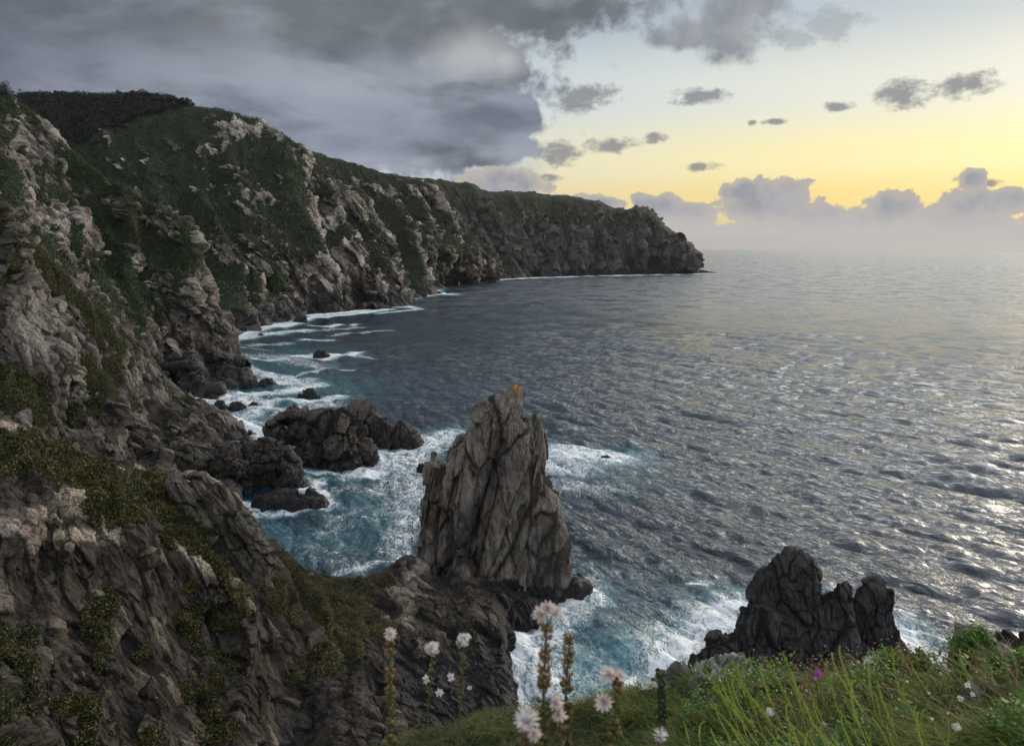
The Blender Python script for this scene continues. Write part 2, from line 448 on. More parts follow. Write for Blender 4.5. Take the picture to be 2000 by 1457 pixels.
def terrain_mat(name, sc, dark, light, warm, g1, g2, g3, zwet=10.0, lichen=None, wetcol=(0.022, 0.021, 0.022), rot=(0.25, 0.2, 0.3), bdist=0.5, stretch=(1, 1, 0.3), mott=1.1, palek=2.0):
    m, p = material(name)
    pos, v, vs, a, b, c, colr = rock_nodes(sc, dark, light, warm, rot=rot, stretch=stretch)
    x, y, z = sep(pos)
    colr = mix(((attr('pale') - 0.75) * 2.2).clamp() * c.sm(0.36, 0.6), colr, tuple(min(0.5, q * palek) for q in light))
    colr = mix(attr('crack').sm(0.35, 0.9) * 0.5, colr, tuple(q * 0.4 for q in dark))
    wet = (z + (a - 0.5) * zwet * 1.1).sm(zwet, zwet * 0.45)
    colr = mix(wet, colr, mix(c.sm(0.4, 0.7), wetcol, tuple(q * 2.2 for q in wetcol)))
    gr = mix(noise(v, 1.1, 6, 0.65, 0.3).sm(0.36, 0.62), g1, g2)
    gr = mix(noise(v, 0.25, 4, 0.6).sm(0.5, 0.66) * 0.8, gr, g3)
    gr = mix(noise(v, 7.0, 4, 0.7).sm(0.52, 0.7) * 0.5, gr, tuple(q * 0.45 for q in g1))
    vm = (attr('veg') * 0.9 + (noise(v, 3.2, 7, 0.72) - 0.5) * mott + (noise(v, 1.0, 4, 0.6) - 0.5) * mott * 0.75).sm(0.36, 0.56)
    out = mix(vm, colr, gr)
    setin(p, 'Base Color', out)
    setin(p, 'Roughness', S.m('SUBTRACT', 0.92, wet * 0.35)); setin(p, 'Specular IOR Level', 0.25)
    h = b * 0.6 + c * 0.3 + noise(v, 14.0, 4, 0.7) * 0.25
    setin(p, 'Normal', bump(h, bdist, 0.9))
    return m

M = {}
M['far'] = terrain_mat('far headland rock', 0.05, (0.02977, 0.02814, 0.02598), (0.08118, 0.07577, 0.06765), (0.07036, 0.05412, 0.04059), (0.01624, 0.02273, 0.01082), (0.02706, 0.03355, 0.01624), (0.04059, 0.03518, 0.01894), 16, bdist=6, rot=(0, 0.35, 0), mott=2.0)
M['hill'] = terrain_mat('hillside turf and rock', 0.09, (0.02788, 0.0246, 0.02132), (0.2378, 0.2173, 0.1886), (0.0697, 0.05084, 0.0369), (0.00984, 0.01722, 0.00656), (0.0164, 0.03116, 0.00984), (0.02706, 0.02214, 0.01394), 18, bdist=3.5, rot=(0, 0.6, 0), mott=2.7)
M['ridge'] = terrain_mat('ridge turf and rock', 0.16, (0.02542, 0.02214, 0.01968), (0.1558, 0.141, 0.123), (0.0656, 0.05084, 0.03854), (0.00984, 0.01886, 0.00574), (0.0164, 0.03608, 0.00902), (0.03031, 0.02598, 0.01082), 14, bdist=1.6, rot=(0, 0.65, 0), mott=2.9)
M['cliff'] = terrain_mat('near cliff rock', 0.32, (0.01968, 0.01763, 0.01599), (0.1107, 0.1017, 0.08938), (0.0574, 0.04756, 0.0369), (0.01082, 0.01624, 0.005412), (0.02435, 0.02706, 0.007577), (0.03247, 0.02706, 0.01082), 9, bdist=0.9, rot=(0, 0.65, 0))
M['prom'] = terrain_mat('foreground cliff rock', 0.62, (0.0145, 0.0125, 0.0105), (0.075, 0.064, 0.051), (0.046, 0.036, 0.026), (0.0198, 0.02376, 0.0066), (0.0363, 0.03828, 0.01056), (0.0462, 0.03432, 0.01188), 8, bdist=0.6, rot=(0, 0.6, 0), mott=1.7, stretch=(1.6, 1.6, 0.28), palek=4.8, wetcol=(0.00792, 0.00792, 0.00858))

def searock_mat(name, sc, dark, light, warm, zwet, lich=None, rot=(0.15, 0.15, 0.0), bdist=0.4, stretch=(1.2, 1.2, 0.25)):
    m, p = material(name)
    pos, v, vs, a, b, c, colr = rock_nodes(sc, dark, light, warm, rot=rot, stretch=stretch)
    x, y, z = sep(pos)
    colr = mix(attr('crack').sm(0.3, 0.9) * 0.8, colr, tuple(q * 0.25 for q in dark))
    if lich:
        t = (z + (noise(v, 1.5, 5, 0.6) - 0.5) * 9).sm(lich[0], lich[1])
        spots = noise(v, 3.5, 6, 0.65).sm(0.56, 0.64)
        colr = mix(spots * t * 0.85, colr, (0.22, 0.18, 0.07))
        colr = mix((z + (noise(v, 2.5, 5, 0.6) - 0.5) * 2.5).sm(lich[1] + 0.3, lich[1] + 1.6) * 0.9, colr, (0.30, 0.14, 0.025))
        colr = mix(noise(v, 7.0, 4, 0.6).sm(0.62, 0.70) * (z.sm(lich[0] - 6, lich[0] + 4)) * 0.7, colr, (0.42, 0.40, 0.34))
    wet = (z + (a - 0.5) * zwet * 1.2).sm(zwet, zwet * 0.5)
    colr = mix(wet, colr, mix(c.sm(0.4, 0.7), (0.013, 0.013, 0.014), (0.03, 0.028, 0.026)))
    setin(p, 'Base Color', colr); setin(p, 'Roughness', S.m('SUBTRACT', 0.88, wet * 0.4)); setin(p, 'Specular IOR Level', 0.3)
    h = b * 0.7 + c * 0.3 + noise(v, 14.0, 4, 0.7) * 0.2
    setin(p, 'Normal', bump(h, bdist, 0.9))
    return m
M['stack'] = searock_mat('stack rock', 0.55, (0.06, 0.053, 0.046), (0.21, 0.19, 0.165), (0.13, 0.10, 0.075), 4.0, lich=(26.0, 35.2), bdist=0.4)
M['black'] = searock_mat('wet black rock', 0.6, (0.018, 0.018, 0.020), (0.055, 0.054, 0.054), (0.04, 0.036, 0.034), 3.0, bdist=0.35)
M['islet'] = searock_mat('islet rock', 0.4, (0.032, 0.029, 0.027), (0.12, 0.105, 0.088), (0.09, 0.07, 0.05), 7.0, bdist=0.6)
M['low'] = searock_mat('low sea rock', 0.3, (0.02, 0.019, 0.019), (0.06, 0.056, 0.05), (0.045, 0.038, 0.03), 3.0, bdist=0.6)

# ------------------------------------------------------------------ land
patch('headland', [
    [(700, 350, 1620), (770, 420, 1500), (830, 500, 1400), (880, 557, 'S')],
    [(790, 350, 1660), (840, 420, 1540), (890, 500, 1440), (920, 549.5, 'S')],
    [(860, 354, 1700), (900, 420, 1600), (940, 500, 1500), (960, 545.5, 'S')],
    [(922, 361, 1720), (940, 420, 1620), (975, 500, 1540), (1000, 543, 'S')],
    [(948, 376, 1740), (985, 440, 1640), (1020, 500, 1580), (1040, 541, 'S')],
    [(1010, 378, 1760), (1040, 440, 1680), (1070, 500, 1620), (1080, 539.5, 'S')],
    [(1090, 386, 1790), (1105, 440, 1700), (1120, 500, 1660), (1130, 538, 'S')],
    [(1160, 394, 1810), (1165, 440, 1730), (1175, 500, 1690), (1180, 537, 'S')],
    [(1205, 410, 1830), (1210, 450, 1760), (1215, 500, 1720), (1220, 536.3, 'S')],
    [(1222, 415, 1840), (1235, 450, 1770), (1245, 500, 1730), (1250, 535.8, 'S')],
    [(1248, 410, 1850), (1265, 450, 1780), (1272, 500, 1740), (1278, 535.2, 'S')],
    [(1275, 423, 1860), (1295, 460, 1790), (1300, 500, 1750), (1305, 534.8, 'S')],
    [(1300, 443, 1865), (1318, 470, 1800), (1325, 505, 1760), (1328, 534.4, 'S')],
    [(1325, 466, 1870), (1338, 490, 1810), (1344, 510, 1770), (1348, 534, 'S')],
    [(1345, 486, 1880), (1353, 500, 1820), (1358, 515, 1780), (1361, 533.6, 'S')],
    [(1358, 506, 1890), (1362, 515, 1840), (1364, 524, 1800), (1366, 533, 'S')],
    [(1350, 508, 2000), (1360, 516, 1960), (1364, 522, 1930), (1366, 531, 1900)],
    ], 900, 330, [(0, 120, 4), (0, 500, -2)], M['far'], 13.0, rib=(26, 16), seed=2.2, vegbias=-0.16, strat=(80, 10), rock_amp=0.75,
    veg=[(1000, 385, 180, 14, 3, 0.8), (860, 370, 90, 22, 5, 0.6), (850, 480, 60, 30, 30, 0.3), (1180, 470, 200, 60, 0, -0.12), (1300, 500, 80, 60, 0, -0.3)])

patch('hill', [
    [(500, 262, 1080), (590, 380, 980), (670, 500, 880), (735, 604, 'S')],
    [(600, 300, 1110), (680, 400, 1020), (745, 500, 930), (785, 590, 'S')],
    [(660, 316, 1140), (730, 405, 1050), (780, 500, 970), (812, 581, 'S')],
    [(730, 338, 1170), (780, 410, 1100), (815, 495, 1020), (838, 568, 'S')],
    [(800, 351, 1230), (830, 420, 1160), (855, 490, 1090), (866, 560, 'S')],
    [(832, 368, 1260), (868, 435, 1200), (895, 500, 1160), (908, 553, 'S')],
    [(862, 395, 1300), (900, 455, 1260), (930, 510, 1220), (948, 548, 'S')],
    [(890, 430, 1340), (925, 480, 1310), (950, 520, 1280), (972, 545.5, 'S')],
    ], 560, 420, [(0, 60, 2), (0, 200, -5)], M['hill'], 10.0, rib=(30, 7), seed=4.1, vegbias=0.16, strat=(55, -60),
    veg=[(850, 480, 110, 16, 32, 0.7), (800, 520, 60, 30, 20, 0.3), (700, 345, 60, 12, 10, 0.5), (640, 400, 60, 60, 0, -0.2)],
    pale=[(780, 450, 80, 60, 0, 0.1)])

patch('mountainside', [
    [(-140, 205, 1020), (-100, 270, 920), (-60, 350, 800), (0, 430, 680), (60, 500, 580)],
    [(50, 195, 1010), (80, 265, 900), (120, 340, 800), (180, 420, 700), (240, 520, 590)],
    [(130, 192, 1000), (160, 262, 900), (200, 345, 790), (270, 440, 680), (340, 560, 560)],
    [(200, 196, 990), (225, 268, 890), (270, 360, 770), (340, 470, 650), (400, 610, 530)],
    [(272, 189, 980), (295, 262, 880), (335, 370, 750), (395, 510, 620), (446, 659, 'S')],
    [(335, 203, 960), (350, 275, 870), (390, 385, 740), (445, 515, 630), (478, 641, 'S')],
    [(400, 211, 940), (410, 290, 850), (445, 395, 740), (495, 515, 640), (530, 628, 'S')],
    [(465, 224, 920), (478, 300, 840), (510, 400, 745), (560, 510, 660), (590, 613, 'S')],
    [(515, 240, 910), (530, 310, 840), (565, 405, 755), (612, 505, 690), (645, 610, 'S')],
    [(552, 268, 900), (572, 330, 840), (610, 420, 770), (650, 510, 715), (690, 606, 'S')],
    [(588, 297, 890), (612, 360, 845), (650, 440, 790), (688, 520, 745), (725, 601, 'S')],
    [(640, 340, 880), (662, 390, 850), (698, 460, 805), (728, 535, 765), (752, 600, 'S')],
    [(688, 385, 870), (706, 435, 850), (732, 490, 820), (752, 550, 790), (768, 597, 'S')],
    [(722, 440, 860), (736, 475, 845), (754, 520, 825), (768, 560, 800), (778, 594, 'S')],
    ], 980, 620, [(0, 60, -2), (0, 250, -20)], M['hill'], 7.5, rib=(26, 8), seed=1.3, vegbias=0.24, strat=(50, -75), rock_amp=0.85,
    veg=[(180, 230, 190, 36, 0, 1.4), (500, 310, 40, 60, -50, 0.5), (440, 340, 50, 40, 0, 0.4), (260, 330, 160, 50, 30, 0.35), (440, 250, 60, 30, 20, -0.6), (540, 270, 50, 20, 40, -0.5),
         (430, 300, 26, 50, 30, -0.6), (500, 420, 90, 24, 30, -0.35), (600, 330, 20, 50, -10, -0.5), (650, 420, 30, 90, -20, -0.45), (340, 420, 150, 30, 35, 0.4), (700, 530, 50, 50, 0, -0.4),
         (600, 470, 30, 80, -30, -0.2), (560, 560, 100, 40, 0, -0.1), (225, 300, 30, 20, 0, -0.3)],
    pale=[(430, 290, 40, 70, 25, 0.6), (480, 240, 80, 30, 15, 0.5), (600, 330, 25, 40, 0, 0.5), (240, 325, 60, 26, 20, 0.35), (520, 430, 130, 40, 30, 0.3), (640, 450, 60, 90, -20, 0.3)])

patch('ridge', [
    [(-260, 20, 440), (-260, 130, 380), (-260, 230, 320), (-260, 320, 270), (-260, 420, 225)],
    [(-80, 130, 445), (-80, 220, 400), (-80, 300, 335), (-80, 370, 285), (-80, 450, 232)],
    [(0, 183, 445), (0, 260, 400), (0, 330, 345), (0, 395, 290), (0, 470, 240)],
    [(35, 200, 445), (35, 280, 405), (35, 350, 350), (35, 420, 300), (40, 500, 245)],
    [(70, 222, 442), (75, 305, 405), (80, 385, 355), (90, 460, 305), (110, 570, 252)],
    [(107, 268, 438), (120, 350, 405), (132, 430, 362), (150, 520, 312), (170, 640, 262)],
    [(156, 315, 432), (175, 395, 405), (195, 480, 372), (220, 580, 330), (240, 700, 278)],
    [(200, 342, 426), (218, 420, 402), (235, 510, 374), (255, 610, 335), (275, 740, 290)],
    [(245, 369, 420), (258, 440, 400), (270, 530, 375), (285, 630, 342), (305, 765, 302)],
    [(300, 400, 415), (300, 465, 398), (300, 550, 374), (305, 650, 344), (325, 775, 312)],
    [(357, 437, 408), (340, 500, 394), (325, 585, 370), (325, 680, 342), (340, 783, 316)],
    [(383, 500, 396), (358, 548, 376), (345, 620, 352), (350, 700, 336), (362, 782, 'S')],
    [(402, 555, 386), (378, 590, 366), (372, 650, 348), (385, 715, 336), (402, 766, 'S')],
    [(428, 618, 372), (412, 645, 356), (412, 690, 344), (425, 730, 338), (440, 757, 'S')],
    [(447, 680, 358), (440, 700, 350), (445, 720, 344), (455, 738, 340), (464, 749, 'S')],
    [(468, 728, 348), (466, 733, 344), (466, 738, 341), (468, 741, 338), (472, 746, 'S')],
    ], 760, 760, [(0, 12, -2), (0, 60, -25)], M['ridge'], 4.6, rib=(13, 7), seed=6.2, vegbias=0.13, strat=(50, -80), rock_amp=0.85,
    veg=[(240, 440, 110, 30, 35, 0.35), (290, 560, 50, 70, 0, 0.5), (220, 400, 60, 14, 38, -0.5), (250, 500, 70, 14, 30, -0.5), (340, 590, 24, 60, 0, -0.4), (200, 530, 40, 60, -30, 0.4), (60, 420, 60, 60, 20, -0.5), (50, 290, 60, 60, 30, -0.4), (120, 330, 40, 60, 0, -0.3),
         (400, 660, 80, 90, 0, -1.2), (340, 720, 90, 60, 0, -1.0), (200, 500, 90, 24, 30, -0.3), (110, 440, 70, 30, 30, -0.5), (30, 420, 60, 50, 40, 0.35)],
    pale=[(70, 440, 90, 40, 25, 0.7), (50, 300, 60, 70, 20, 0.3), (230, 520, 90, 26, 30, 0.5), (300, 530, 50, 30, 0, 0.3), (290, 580, 30, 20, 0, 0.4), (380, 600, 20, 60, -20, 0.4)])

patch('cliff', [
    [(-300, 180, 150), (-300, 400, 140), (-300, 560, 132), (-300, 740, 122), (-300, 950, 112)],
    [(-120, 300, 165), (-120, 450, 152), (-120, 600, 142), (-120, 750, 132), (-120, 930, 118)],
    [(0, 413, 176), (0, 530, 165), (0, 650, 153), (0, 770, 142), (0, 930, 126)],
    [(48, 458, 184), (60, 560, 173), (75, 680, 160), (95, 800, 149), (110, 960, 132)],
    [(95, 508, 190), (105, 600, 180), (125, 710, 167), (150, 820, 154), (165, 965, 138)],
    [(147, 565, 196), (155, 645, 186), (180, 740, 172), (200, 830, 160), (225, 975, 144)],
    [(192, 610, 201), (205, 690, 190), (225, 775, 178), (245, 860, 164), (275, 990, 148)],
    [(241, 654, 206), (250, 730, 195), (268, 805, 183), (290, 885, 169), (325, 1000, 152)],
    [(286, 703, 210), (290, 765, 200), (305, 830, 188), (325, 895, 175), (365, 1000, 160)],
    [(321, 748, 214), (322, 800, 205), (335, 850, 193), (355, 905, 180), (395, 1005, 'S')],
    [(360, 772, 219), (360, 815, 210), (368, 860, 200), (385, 915, 186), (415, 990, 'S')],
    [(405, 798, 224), (400, 835, 215), (405, 875, 205), (418, 920, 192), (440, 975, 'S')],
    [(440, 820, 227), (437, 850, 218), (438, 885, 208), (445, 920, 197), (460, 965, 'S')],
    [(468, 845, 229), (464, 870, 220), (462, 895, 211), (465, 920, 202), (475, 955, 'S')],
    [(484, 862, 228), (484, 876, 222), (484, 892, 215), (486, 910, 207), (490, 940, 'S')],
    ], 900, 700, [(0, 8, -1.5), (0, 30, -14)], M['cliff'], 2.7, rib=(6.5, 8), seed=8.8, vegbias=-0.02, strat=(50, -75), rock_amp=0.75,
    veg=[(40, 470, 70, 24, 42, 0.9), (120, 560, 90, 18, 48, 0.9), (230, 680, 80, 30, 48, 0.6), (210, 750, 40, 60, -20, 0.5), (20, 760, 70, 40, 20, 0.5), (60, 620, 60, 80, 30, -0.8), (110, 720, 80, 60, 40, -0.7),
         (280, 770, 60, 20, 40, -0.3), (420, 880, 150, 70, 0, -0.9), (330, 900, 90, 60, 0, -0.9), (200, 860, 100, 60, 0, -0.5), (370, 790, 40, 16, 40, 0.3)],
    pale=[(60, 620, 60, 90, 30, 0.7), (130, 730, 70, 40, 40, 0.6), (20, 700, 60, 50, 0, 0.4), (260, 720, 26, 60, -40, 0.5), (30, 560, 50, 50, 0, 0.3)])

patch('promontory', [
    [(-300, 740, 84), (-300, 940, 74), (-300, 1080, 68), (-300, 1300, 59), (-300, 1650, 44)],
    [(-120, 800, 86), (-120, 970, 76), (-120, 1100, 70), (-120, 1300, 61), (-120, 1650, 45)],
    [(0, 834, 89), (0, 1010, 77), (0, 1130, 72), (0, 1300, 63), (-10, 1650, 46)],
    [(60, 858, 91), (60, 1040, 78), (50, 1150, 73), (40, 1300, 64), (20, 1650, 47)],
    [(110, 878, 93), (115, 1045, 80), (105, 1150, 75), (85, 1300, 66), (60, 1650, 49)],
    [(170, 895, 95), (185, 1045, 82), (175, 1150, 77), (150, 1300, 68), (110, 1650, 51)],
    [(220, 912, 97), (250, 1040, 85), (240, 1150, 80), (215, 1300, 71), (180, 1650, 53)],
    [(285, 935, 100), (310, 1045, 89), (305, 1155, 83), (285, 1310, 74), (250, 1650, 55)],
    [(330, 938, 103), (375, 1075, 90), (370, 1175, 85), (350, 1320, 76), (320, 1650, 57)],
    [(380, 938, 107), (440, 1105, 92), (435, 1200, 86), (420, 1335, 78), (395, 1650, 60)],
    [(432, 955, 110), (500, 1140, 94), (505, 1220, 88), (495, 1340, 80), (475, 1650, 62)],
    [(475, 995, 110), (545, 1150, 97), (560, 1240, 91), (560, 1360, 83), (545, 1650, 65)],
    [(515, 1045, 110), (585, 1165, 99), (605, 1255, 93), (615, 1380, 84), (610, 1650, 67)],
    [(560, 1092, 110), (625, 1180, 100), (655, 1265, 93), (670, 1390, 81), (670, 1650, 62)],
    [(620, 1126, 111), (680, 1195, 102), (705, 1275, 94), (725, 1400, 82), (730, 1620, 65)],
    [(690, 1132, 113), (735, 1195, 105), (760, 1280, 95), (780, 1400, 83), (790, 1580, 69)],
    [(745, 1118, 115), (775, 1190, 107), (800, 1280, 96), (828, 1400, 84), (840, 1540, 72)],
    [(800, 1092, 118), (820, 1180, 109), (842, 1280, 97), (868, 1385, 86), (885, 1500, 'S')],
    [(850, 1118, 120), (868, 1185, 110), (890, 1280, 98), (918, 1370, 88.5), (940, 1450, 'S')],
    [(905, 1128, 121), (914, 1180, 110), (935, 1260, 100), (966, 1335, 92.5), (988, 1400, 'S')],
    [(955, 1128, 122), (958, 1170, 113), (970, 1225, 105.5), (986, 1290, 98), (996, 1350, 'S')],
    [(1000, 1130, 124), (995, 1160, 118), (990, 1195, 113.5), (986, 1235, 110), (986, 1275, 'S')],
    [(1040, 1140, 127), (1035, 1165, 121), (1028, 1190, 116.5), (1020, 1215, 113), (1012, 1243, 'S')],
    [(1075, 1150, 130), (1068, 1168, 124), (1060, 1184, 120), (1050, 1200, 117), (1040, 1218, 'S')],
    ], 1200, 820, [(0, 4, -2.5), (0, 13, 0, -3.0)], M['prom'], 1.7, rib=(3.0, 9), seed=3.7, vegbias=-0.40, strat=(50, -60), rock_amp=0.55,
    veg=[(60, 890, 120, 36, 22, 1.3), (200, 960, 130, 40, 22, 1.3), (330, 1010, 90, 36, 22, 1.0), (110, 930, 160, 30, 22, 0.8), (390, 1005, 40, 30, 0, 0.7), (640, 1170, 90, 26, 10, 0.45), (740, 1150, 60, 24, 0, 0.35),
         (600, 1200, 60, 40, 40, 0.6), (560, 1110, 60, 20, 50, 0.5), (640, 1260, 50, 60, 20, 0.35), (700, 1200, 90, 30, 0, 0.15), (400, 1080, 60, 20, 30, 0.3),
         (420, 970, 60, 26, 40, -1.2), (60, 960, 50, 26, 0, -0.8), (130, 985, 50, 30, 0, -1.0), (900, 1200, 120, 100, 0, -0.5)],
    pale=[(170, 1050, 90, 12, -4, 1.3), (340, 1065, 50, 12, 25, 1.2), (430, 1105, 50, 12, 30, 1.0), (490, 1160, 50, 10, 45, 1.2), (80, 1010, 60, 20, 0, 0.9), (150, 985, 50, 25, 20, 0.8), (420, 970, 90, 26, 45, 0.9),
          (20, 1040, 40, 12, 0, 0.8), (30, 845, 60, 6, 22, 1.3), (130, 890, 80, 5, 18, 1.2), (250, 925, 60, 5, 18, 0.9), (820, 1120, 30, 60, 0, 0.8), (790, 1200, 30, 60, 0, 0.4), (960, 1130, 60, 10, 0, 0.6), (500, 1310, 400, 120, 0, -0.2)])

# ------------------------------------------------------------------ sea rocks
def interp_side(side, py):
    s = sorted(side, key=lambda p: p[1]); return np.interp(py, [p[1] for p in s], [p[0] for p in s])
def fang(L, R, basepx, thick, nseg=150, nrow=150, dshift=0.0, d0=None, deep=None):
    """one body of rock: left and right outline measured at its middle plane, front waterline at pixel basepx"""
    top = min(p[1] for p in L + R); bot = max(p[1] for p in L + R)
    pys = top + (bot - top) * np.linspace(0, 1, nrow) ** 1.0
    l = np.array([interp_side(L, y) for y in pys]); r = np.array([interp_side(R, y) for y in pys])
    dfront = sea(*basepx)[1] if d0 is None else d0
    wmax = (r - l).max() * dfront / FPX / 2
    b0 = wmax * thick; dc = dfront + b0 + dshift
    rows = []
    cs = []; A = []
    for y, a, b in zip(pys, l, r):
        p = at(a, y, dc); q = at(b, y, dc); cs.append((p + q) / 2); A.append(np.linalg.norm(p - q) / 2)
    cs = np.array(cs); A = np.array(A)
    # reach under water
    ext = 14; c2 = cs[-1] + np.outer(np.linspace(0.1, 1, ext), [0, 0, -1.0]) * (deep or max(3.0, cs[-1][2] + 4))
    cs = np.concatenate([cs, c2]); A = np.concatenate([A, A[-1] * np.linspace(1, 1.15, ext)])
    n = len(cs)
    B = b0 * np.clip(A / wmax, 0, 1.2) ** 0.75
    th = np.linspace(0, 2 * math.pi, nseg, endpoint=False)
    ct, st = np.cos(th), np.sin(th); e = 0.82
    sx = np.sign(ct) * np.abs(ct) ** e; sy = np.sign(st) * np.abs(st) ** e
    X = cs[:, None, 0] + A[:, None] * sx[None]; Y = cs[:, None, 1] + B[:, None] * sy[None]; Z = cs[:, None, 2] + 0 * X[:, :1] + 0 * X
    # dome the top
    G = np.stack([X, Y, Z], -1)
    G = np.swapaxes(G, 0, 1)                      # seg, row
    cap = cs[0] + np.array([0, 0, A[0] * 0.25])
    return G, cap
def rock(name, bodies, mat, label, size, seed, cat='rock', group=None, amp=1.0, strat=(80, 20), squash=0.7, res=None):
    Vs = []; Fs = []; cr = []; off = 0
    for k, bd in enumerate(bodies):
        G, cap = fang(*bd[0:4], **(bd[4] if len(bd) > 4 else {}))
        ns, nr = G.shape[:2]
        n0 = np.cross(np.roll(G, -1, 0) - np.roll(G, 1, 0), np.gradient(G, axis=1)); n0 /= np.linalg.norm(n0, axis=-1, keepdims=True) + 1e-9
        cen = G.mean(0, keepdims=True); 
        if ((G - cen) * n0).sum() < 0: n0 = -n0
        P = np.concatenate([G.reshape(-1, 3), cap[None]]); N = np.concatenate([n0.reshape(-1, 3), [[0, 0, 1]]])
        a, b = strat; ax = np.array([math.sin(math.radians(b)) * math.cos(math.radians(a)), math.cos(math.radians(b)) * math.cos(math.radians(a)), math.sin(math.radians(a))])
        Bq = P - np.outer(P @ ax, ax) * squash
        W = Bq / size + 0.14 * np.stack([pn(Bq / size + 3 + seed), pn(Bq / size + 9), pn(Bq / size + 15)], -1) + seed
        f1, c1 = facet(W * 0.28 + k); f2, c2 = facet(W * 0.8 + 5 + k); f3, c3 = facet(W * 2.2 + 9, 1.1)
        rg = ridged(W * 0.7 + k, 5, 0.55); lam = ridged((P - np.outer(P @ ax, ax) * (squash + (1 - squash) * 0.55)) / size * 1.7 + 0.3 * pn(P / size * 0.8)[:, None], 4, 0.6) - 0.5
        dd = size * amp * (f1 * 1.25 + f2 * 0.62 + f3 * 0.32 + (rg - 0.5) * 0.35 + lam * 0.42 - 0.3 * np.exp(-c1 * 16) - 0.16 * np.exp(-c2 * 14) - 0.06 * np.exp(-c3 * 10) + fbm(W * 5, 3, 0.6) * 0.10)
        dd = dd * min(1.0, (np.ptp(G[..., 0]) / 2) / (size * 2.6))
        r_loc = np.concatenate([np.repeat(np.linalg.norm((G - cen), axis=-1).reshape(-1)[None], 1, 0)[0], [1.0]])
        dd = np.clip(dd, -0.6 * r_loc, 0.7 * r_loc + 0.1 * size)
        P = P + N * dd[:, None]
        Vs.append(P); Fs.append(gridf(ns, nr, True) + off)
        i = np.arange(ns); tri = np.stack([np.full(ns, ns * nr), i * nr, ((i + 1) % ns) * nr], -1) + off
        Fs.append(tri); off += len(P); cr.append(np.maximum(np.exp(-c2 * 10), np.exp(-c1 * 12)))
    P = np.concatenate(Vs); quads = np.concatenate([q for q in Fs if q.shape[1] == 4]); tris = np.concatenate([q for q in Fs if q.shape[1] == 3])
    loc = (P[:, 0].mean(), P[:, 1].mean(), 0.0)
    o = mesh_obj(name, P, [quads, tris], mat, loc=loc, attrs=dict(crack=np.concatenate(cr), pale=np.full(len(P), 0.5)))
    tag(o, label, cat, group)
    return o

rock('sea_stack', [
    ([(962, 769), (950, 788), (928, 822), (900, 860), (880, 892), (864, 930), (842, 980), (818, 1040), (806, 1090), (800, 1140), (798, 1200)],
     [(962, 771), (995, 792), (1030, 830), (1044, 880), (1056, 930), (1066, 965), (1078, 1000), (1087, 1050), (1090, 1110), (1088, 1150), (1095, 1200)], (1040, 1190), 0.52, dict(nseg=420, nrow=420)),
    ([(1000, 756), (989, 772), (978, 790), (968, 830), (962, 900)], [(1016, 755), (1026, 775), (1034, 800), (1044, 850), (1050, 900)], (1040, 1190), 0.9, dict(nseg=160, nrow=160, dshift=4.0)),
    ([(840, 882), (832, 900), (822, 940), (812, 985), (803, 1050), (797, 1120), (795, 1180)], [(850, 884), (858, 898), (882, 905), (905, 960), (925, 1040), (940, 1120), (950, 1180)], (870, 1180), 0.6, dict(nseg=220, nrow=220, dshift=6.5)),
    ([(1036, 804), (1022, 830), (1018, 880), (1030, 935)], [(1054, 806), (1068, 845), (1071, 890), (1068, 925), (1055, 935)], (1040, 1190), 0.8, dict(nseg=120, nrow=120, dshift=5.0)),
    ([(1058, 1125), (1050, 1145), (1045, 1180), (1040, 1200)], [(1090, 1118), (1120, 1130), (1143, 1143), (1148, 1152)], (1100, 1172), 0.5, dict(nseg=140, nrow=80)),
    ([(1036, 880), (1030, 960), (1028, 1060), (1030, 1180)], [(1050, 890), (1062, 960), (1084, 1010), (1090, 1080), (1090, 1180)], (1070, 1186), 0.9, dict(nseg=140, nrow=180, dshift=3.0)),
    ], M['stack'], 'tall brown fin of rock with orange lichen tip standing beyond the low saddle', 2.6, 1.7, 'sea stack', amp=0.8, strat=(78, 30), squash=0.72)

rock('sea_stack', [
    ([(1536, 1070), (1518, 1090), (1488, 1128), (1466, 1165), (1457, 1210), (1440, 1260), (1425, 1345)], [(1555, 1072), (1580, 1084), (1592, 1104), (1592, 1150), (1606, 1200), (1625, 1345)], (1520, 1330), 0.55, dict(nseg=260, nrow=260)),
    ([(1650, 1134), (1625, 1155), (1596, 1178), (1565, 1215), (1545, 1265), (1530, 1345)], [(1658, 1136), (1664, 1165), (1666, 1200), (1672, 1260), (1680, 1345)], (1600, 1330), 0.6, dict(nseg=220, nrow=220, dshift=-1.5)),
    ([(1706, 1133), (1690, 1158), (1672, 1185), (1662, 1240), (1664, 1310)], [(1728, 1135), (1746, 1148), (1752, 1175), (1750, 1205), (1758, 1235), (1770, 1258), (1778, 1285), (1780, 1310)], (1720, 1296), 0.55, dict(nseg=220, nrow=220)),
    ([(1396, 1240), (1378, 1258), (1364, 1285), (1350, 1315), (1335, 1345)], [(1425, 1238), (1450, 1250), (1480, 1280), (1500, 1345)], (1400, 1338), 0.55, dict(nseg=180, nrow=140)),
    ([(1470, 1190), (1452, 1230), (1440, 1280), (1420, 1345)], [(1500, 1185), (1525, 1230), (1540, 1290), (1560, 1345)], (1490, 1338), 0.6, dict(nseg=160, nrow=140, dshift=-1.0)),
    ], M['black'], 'black jagged rock with three blunt peaks in white foam behind the green weeds at right', 1.7, 5.1, 'sea stack', amp=0.5, strat=(70, -20), squash=0.45)

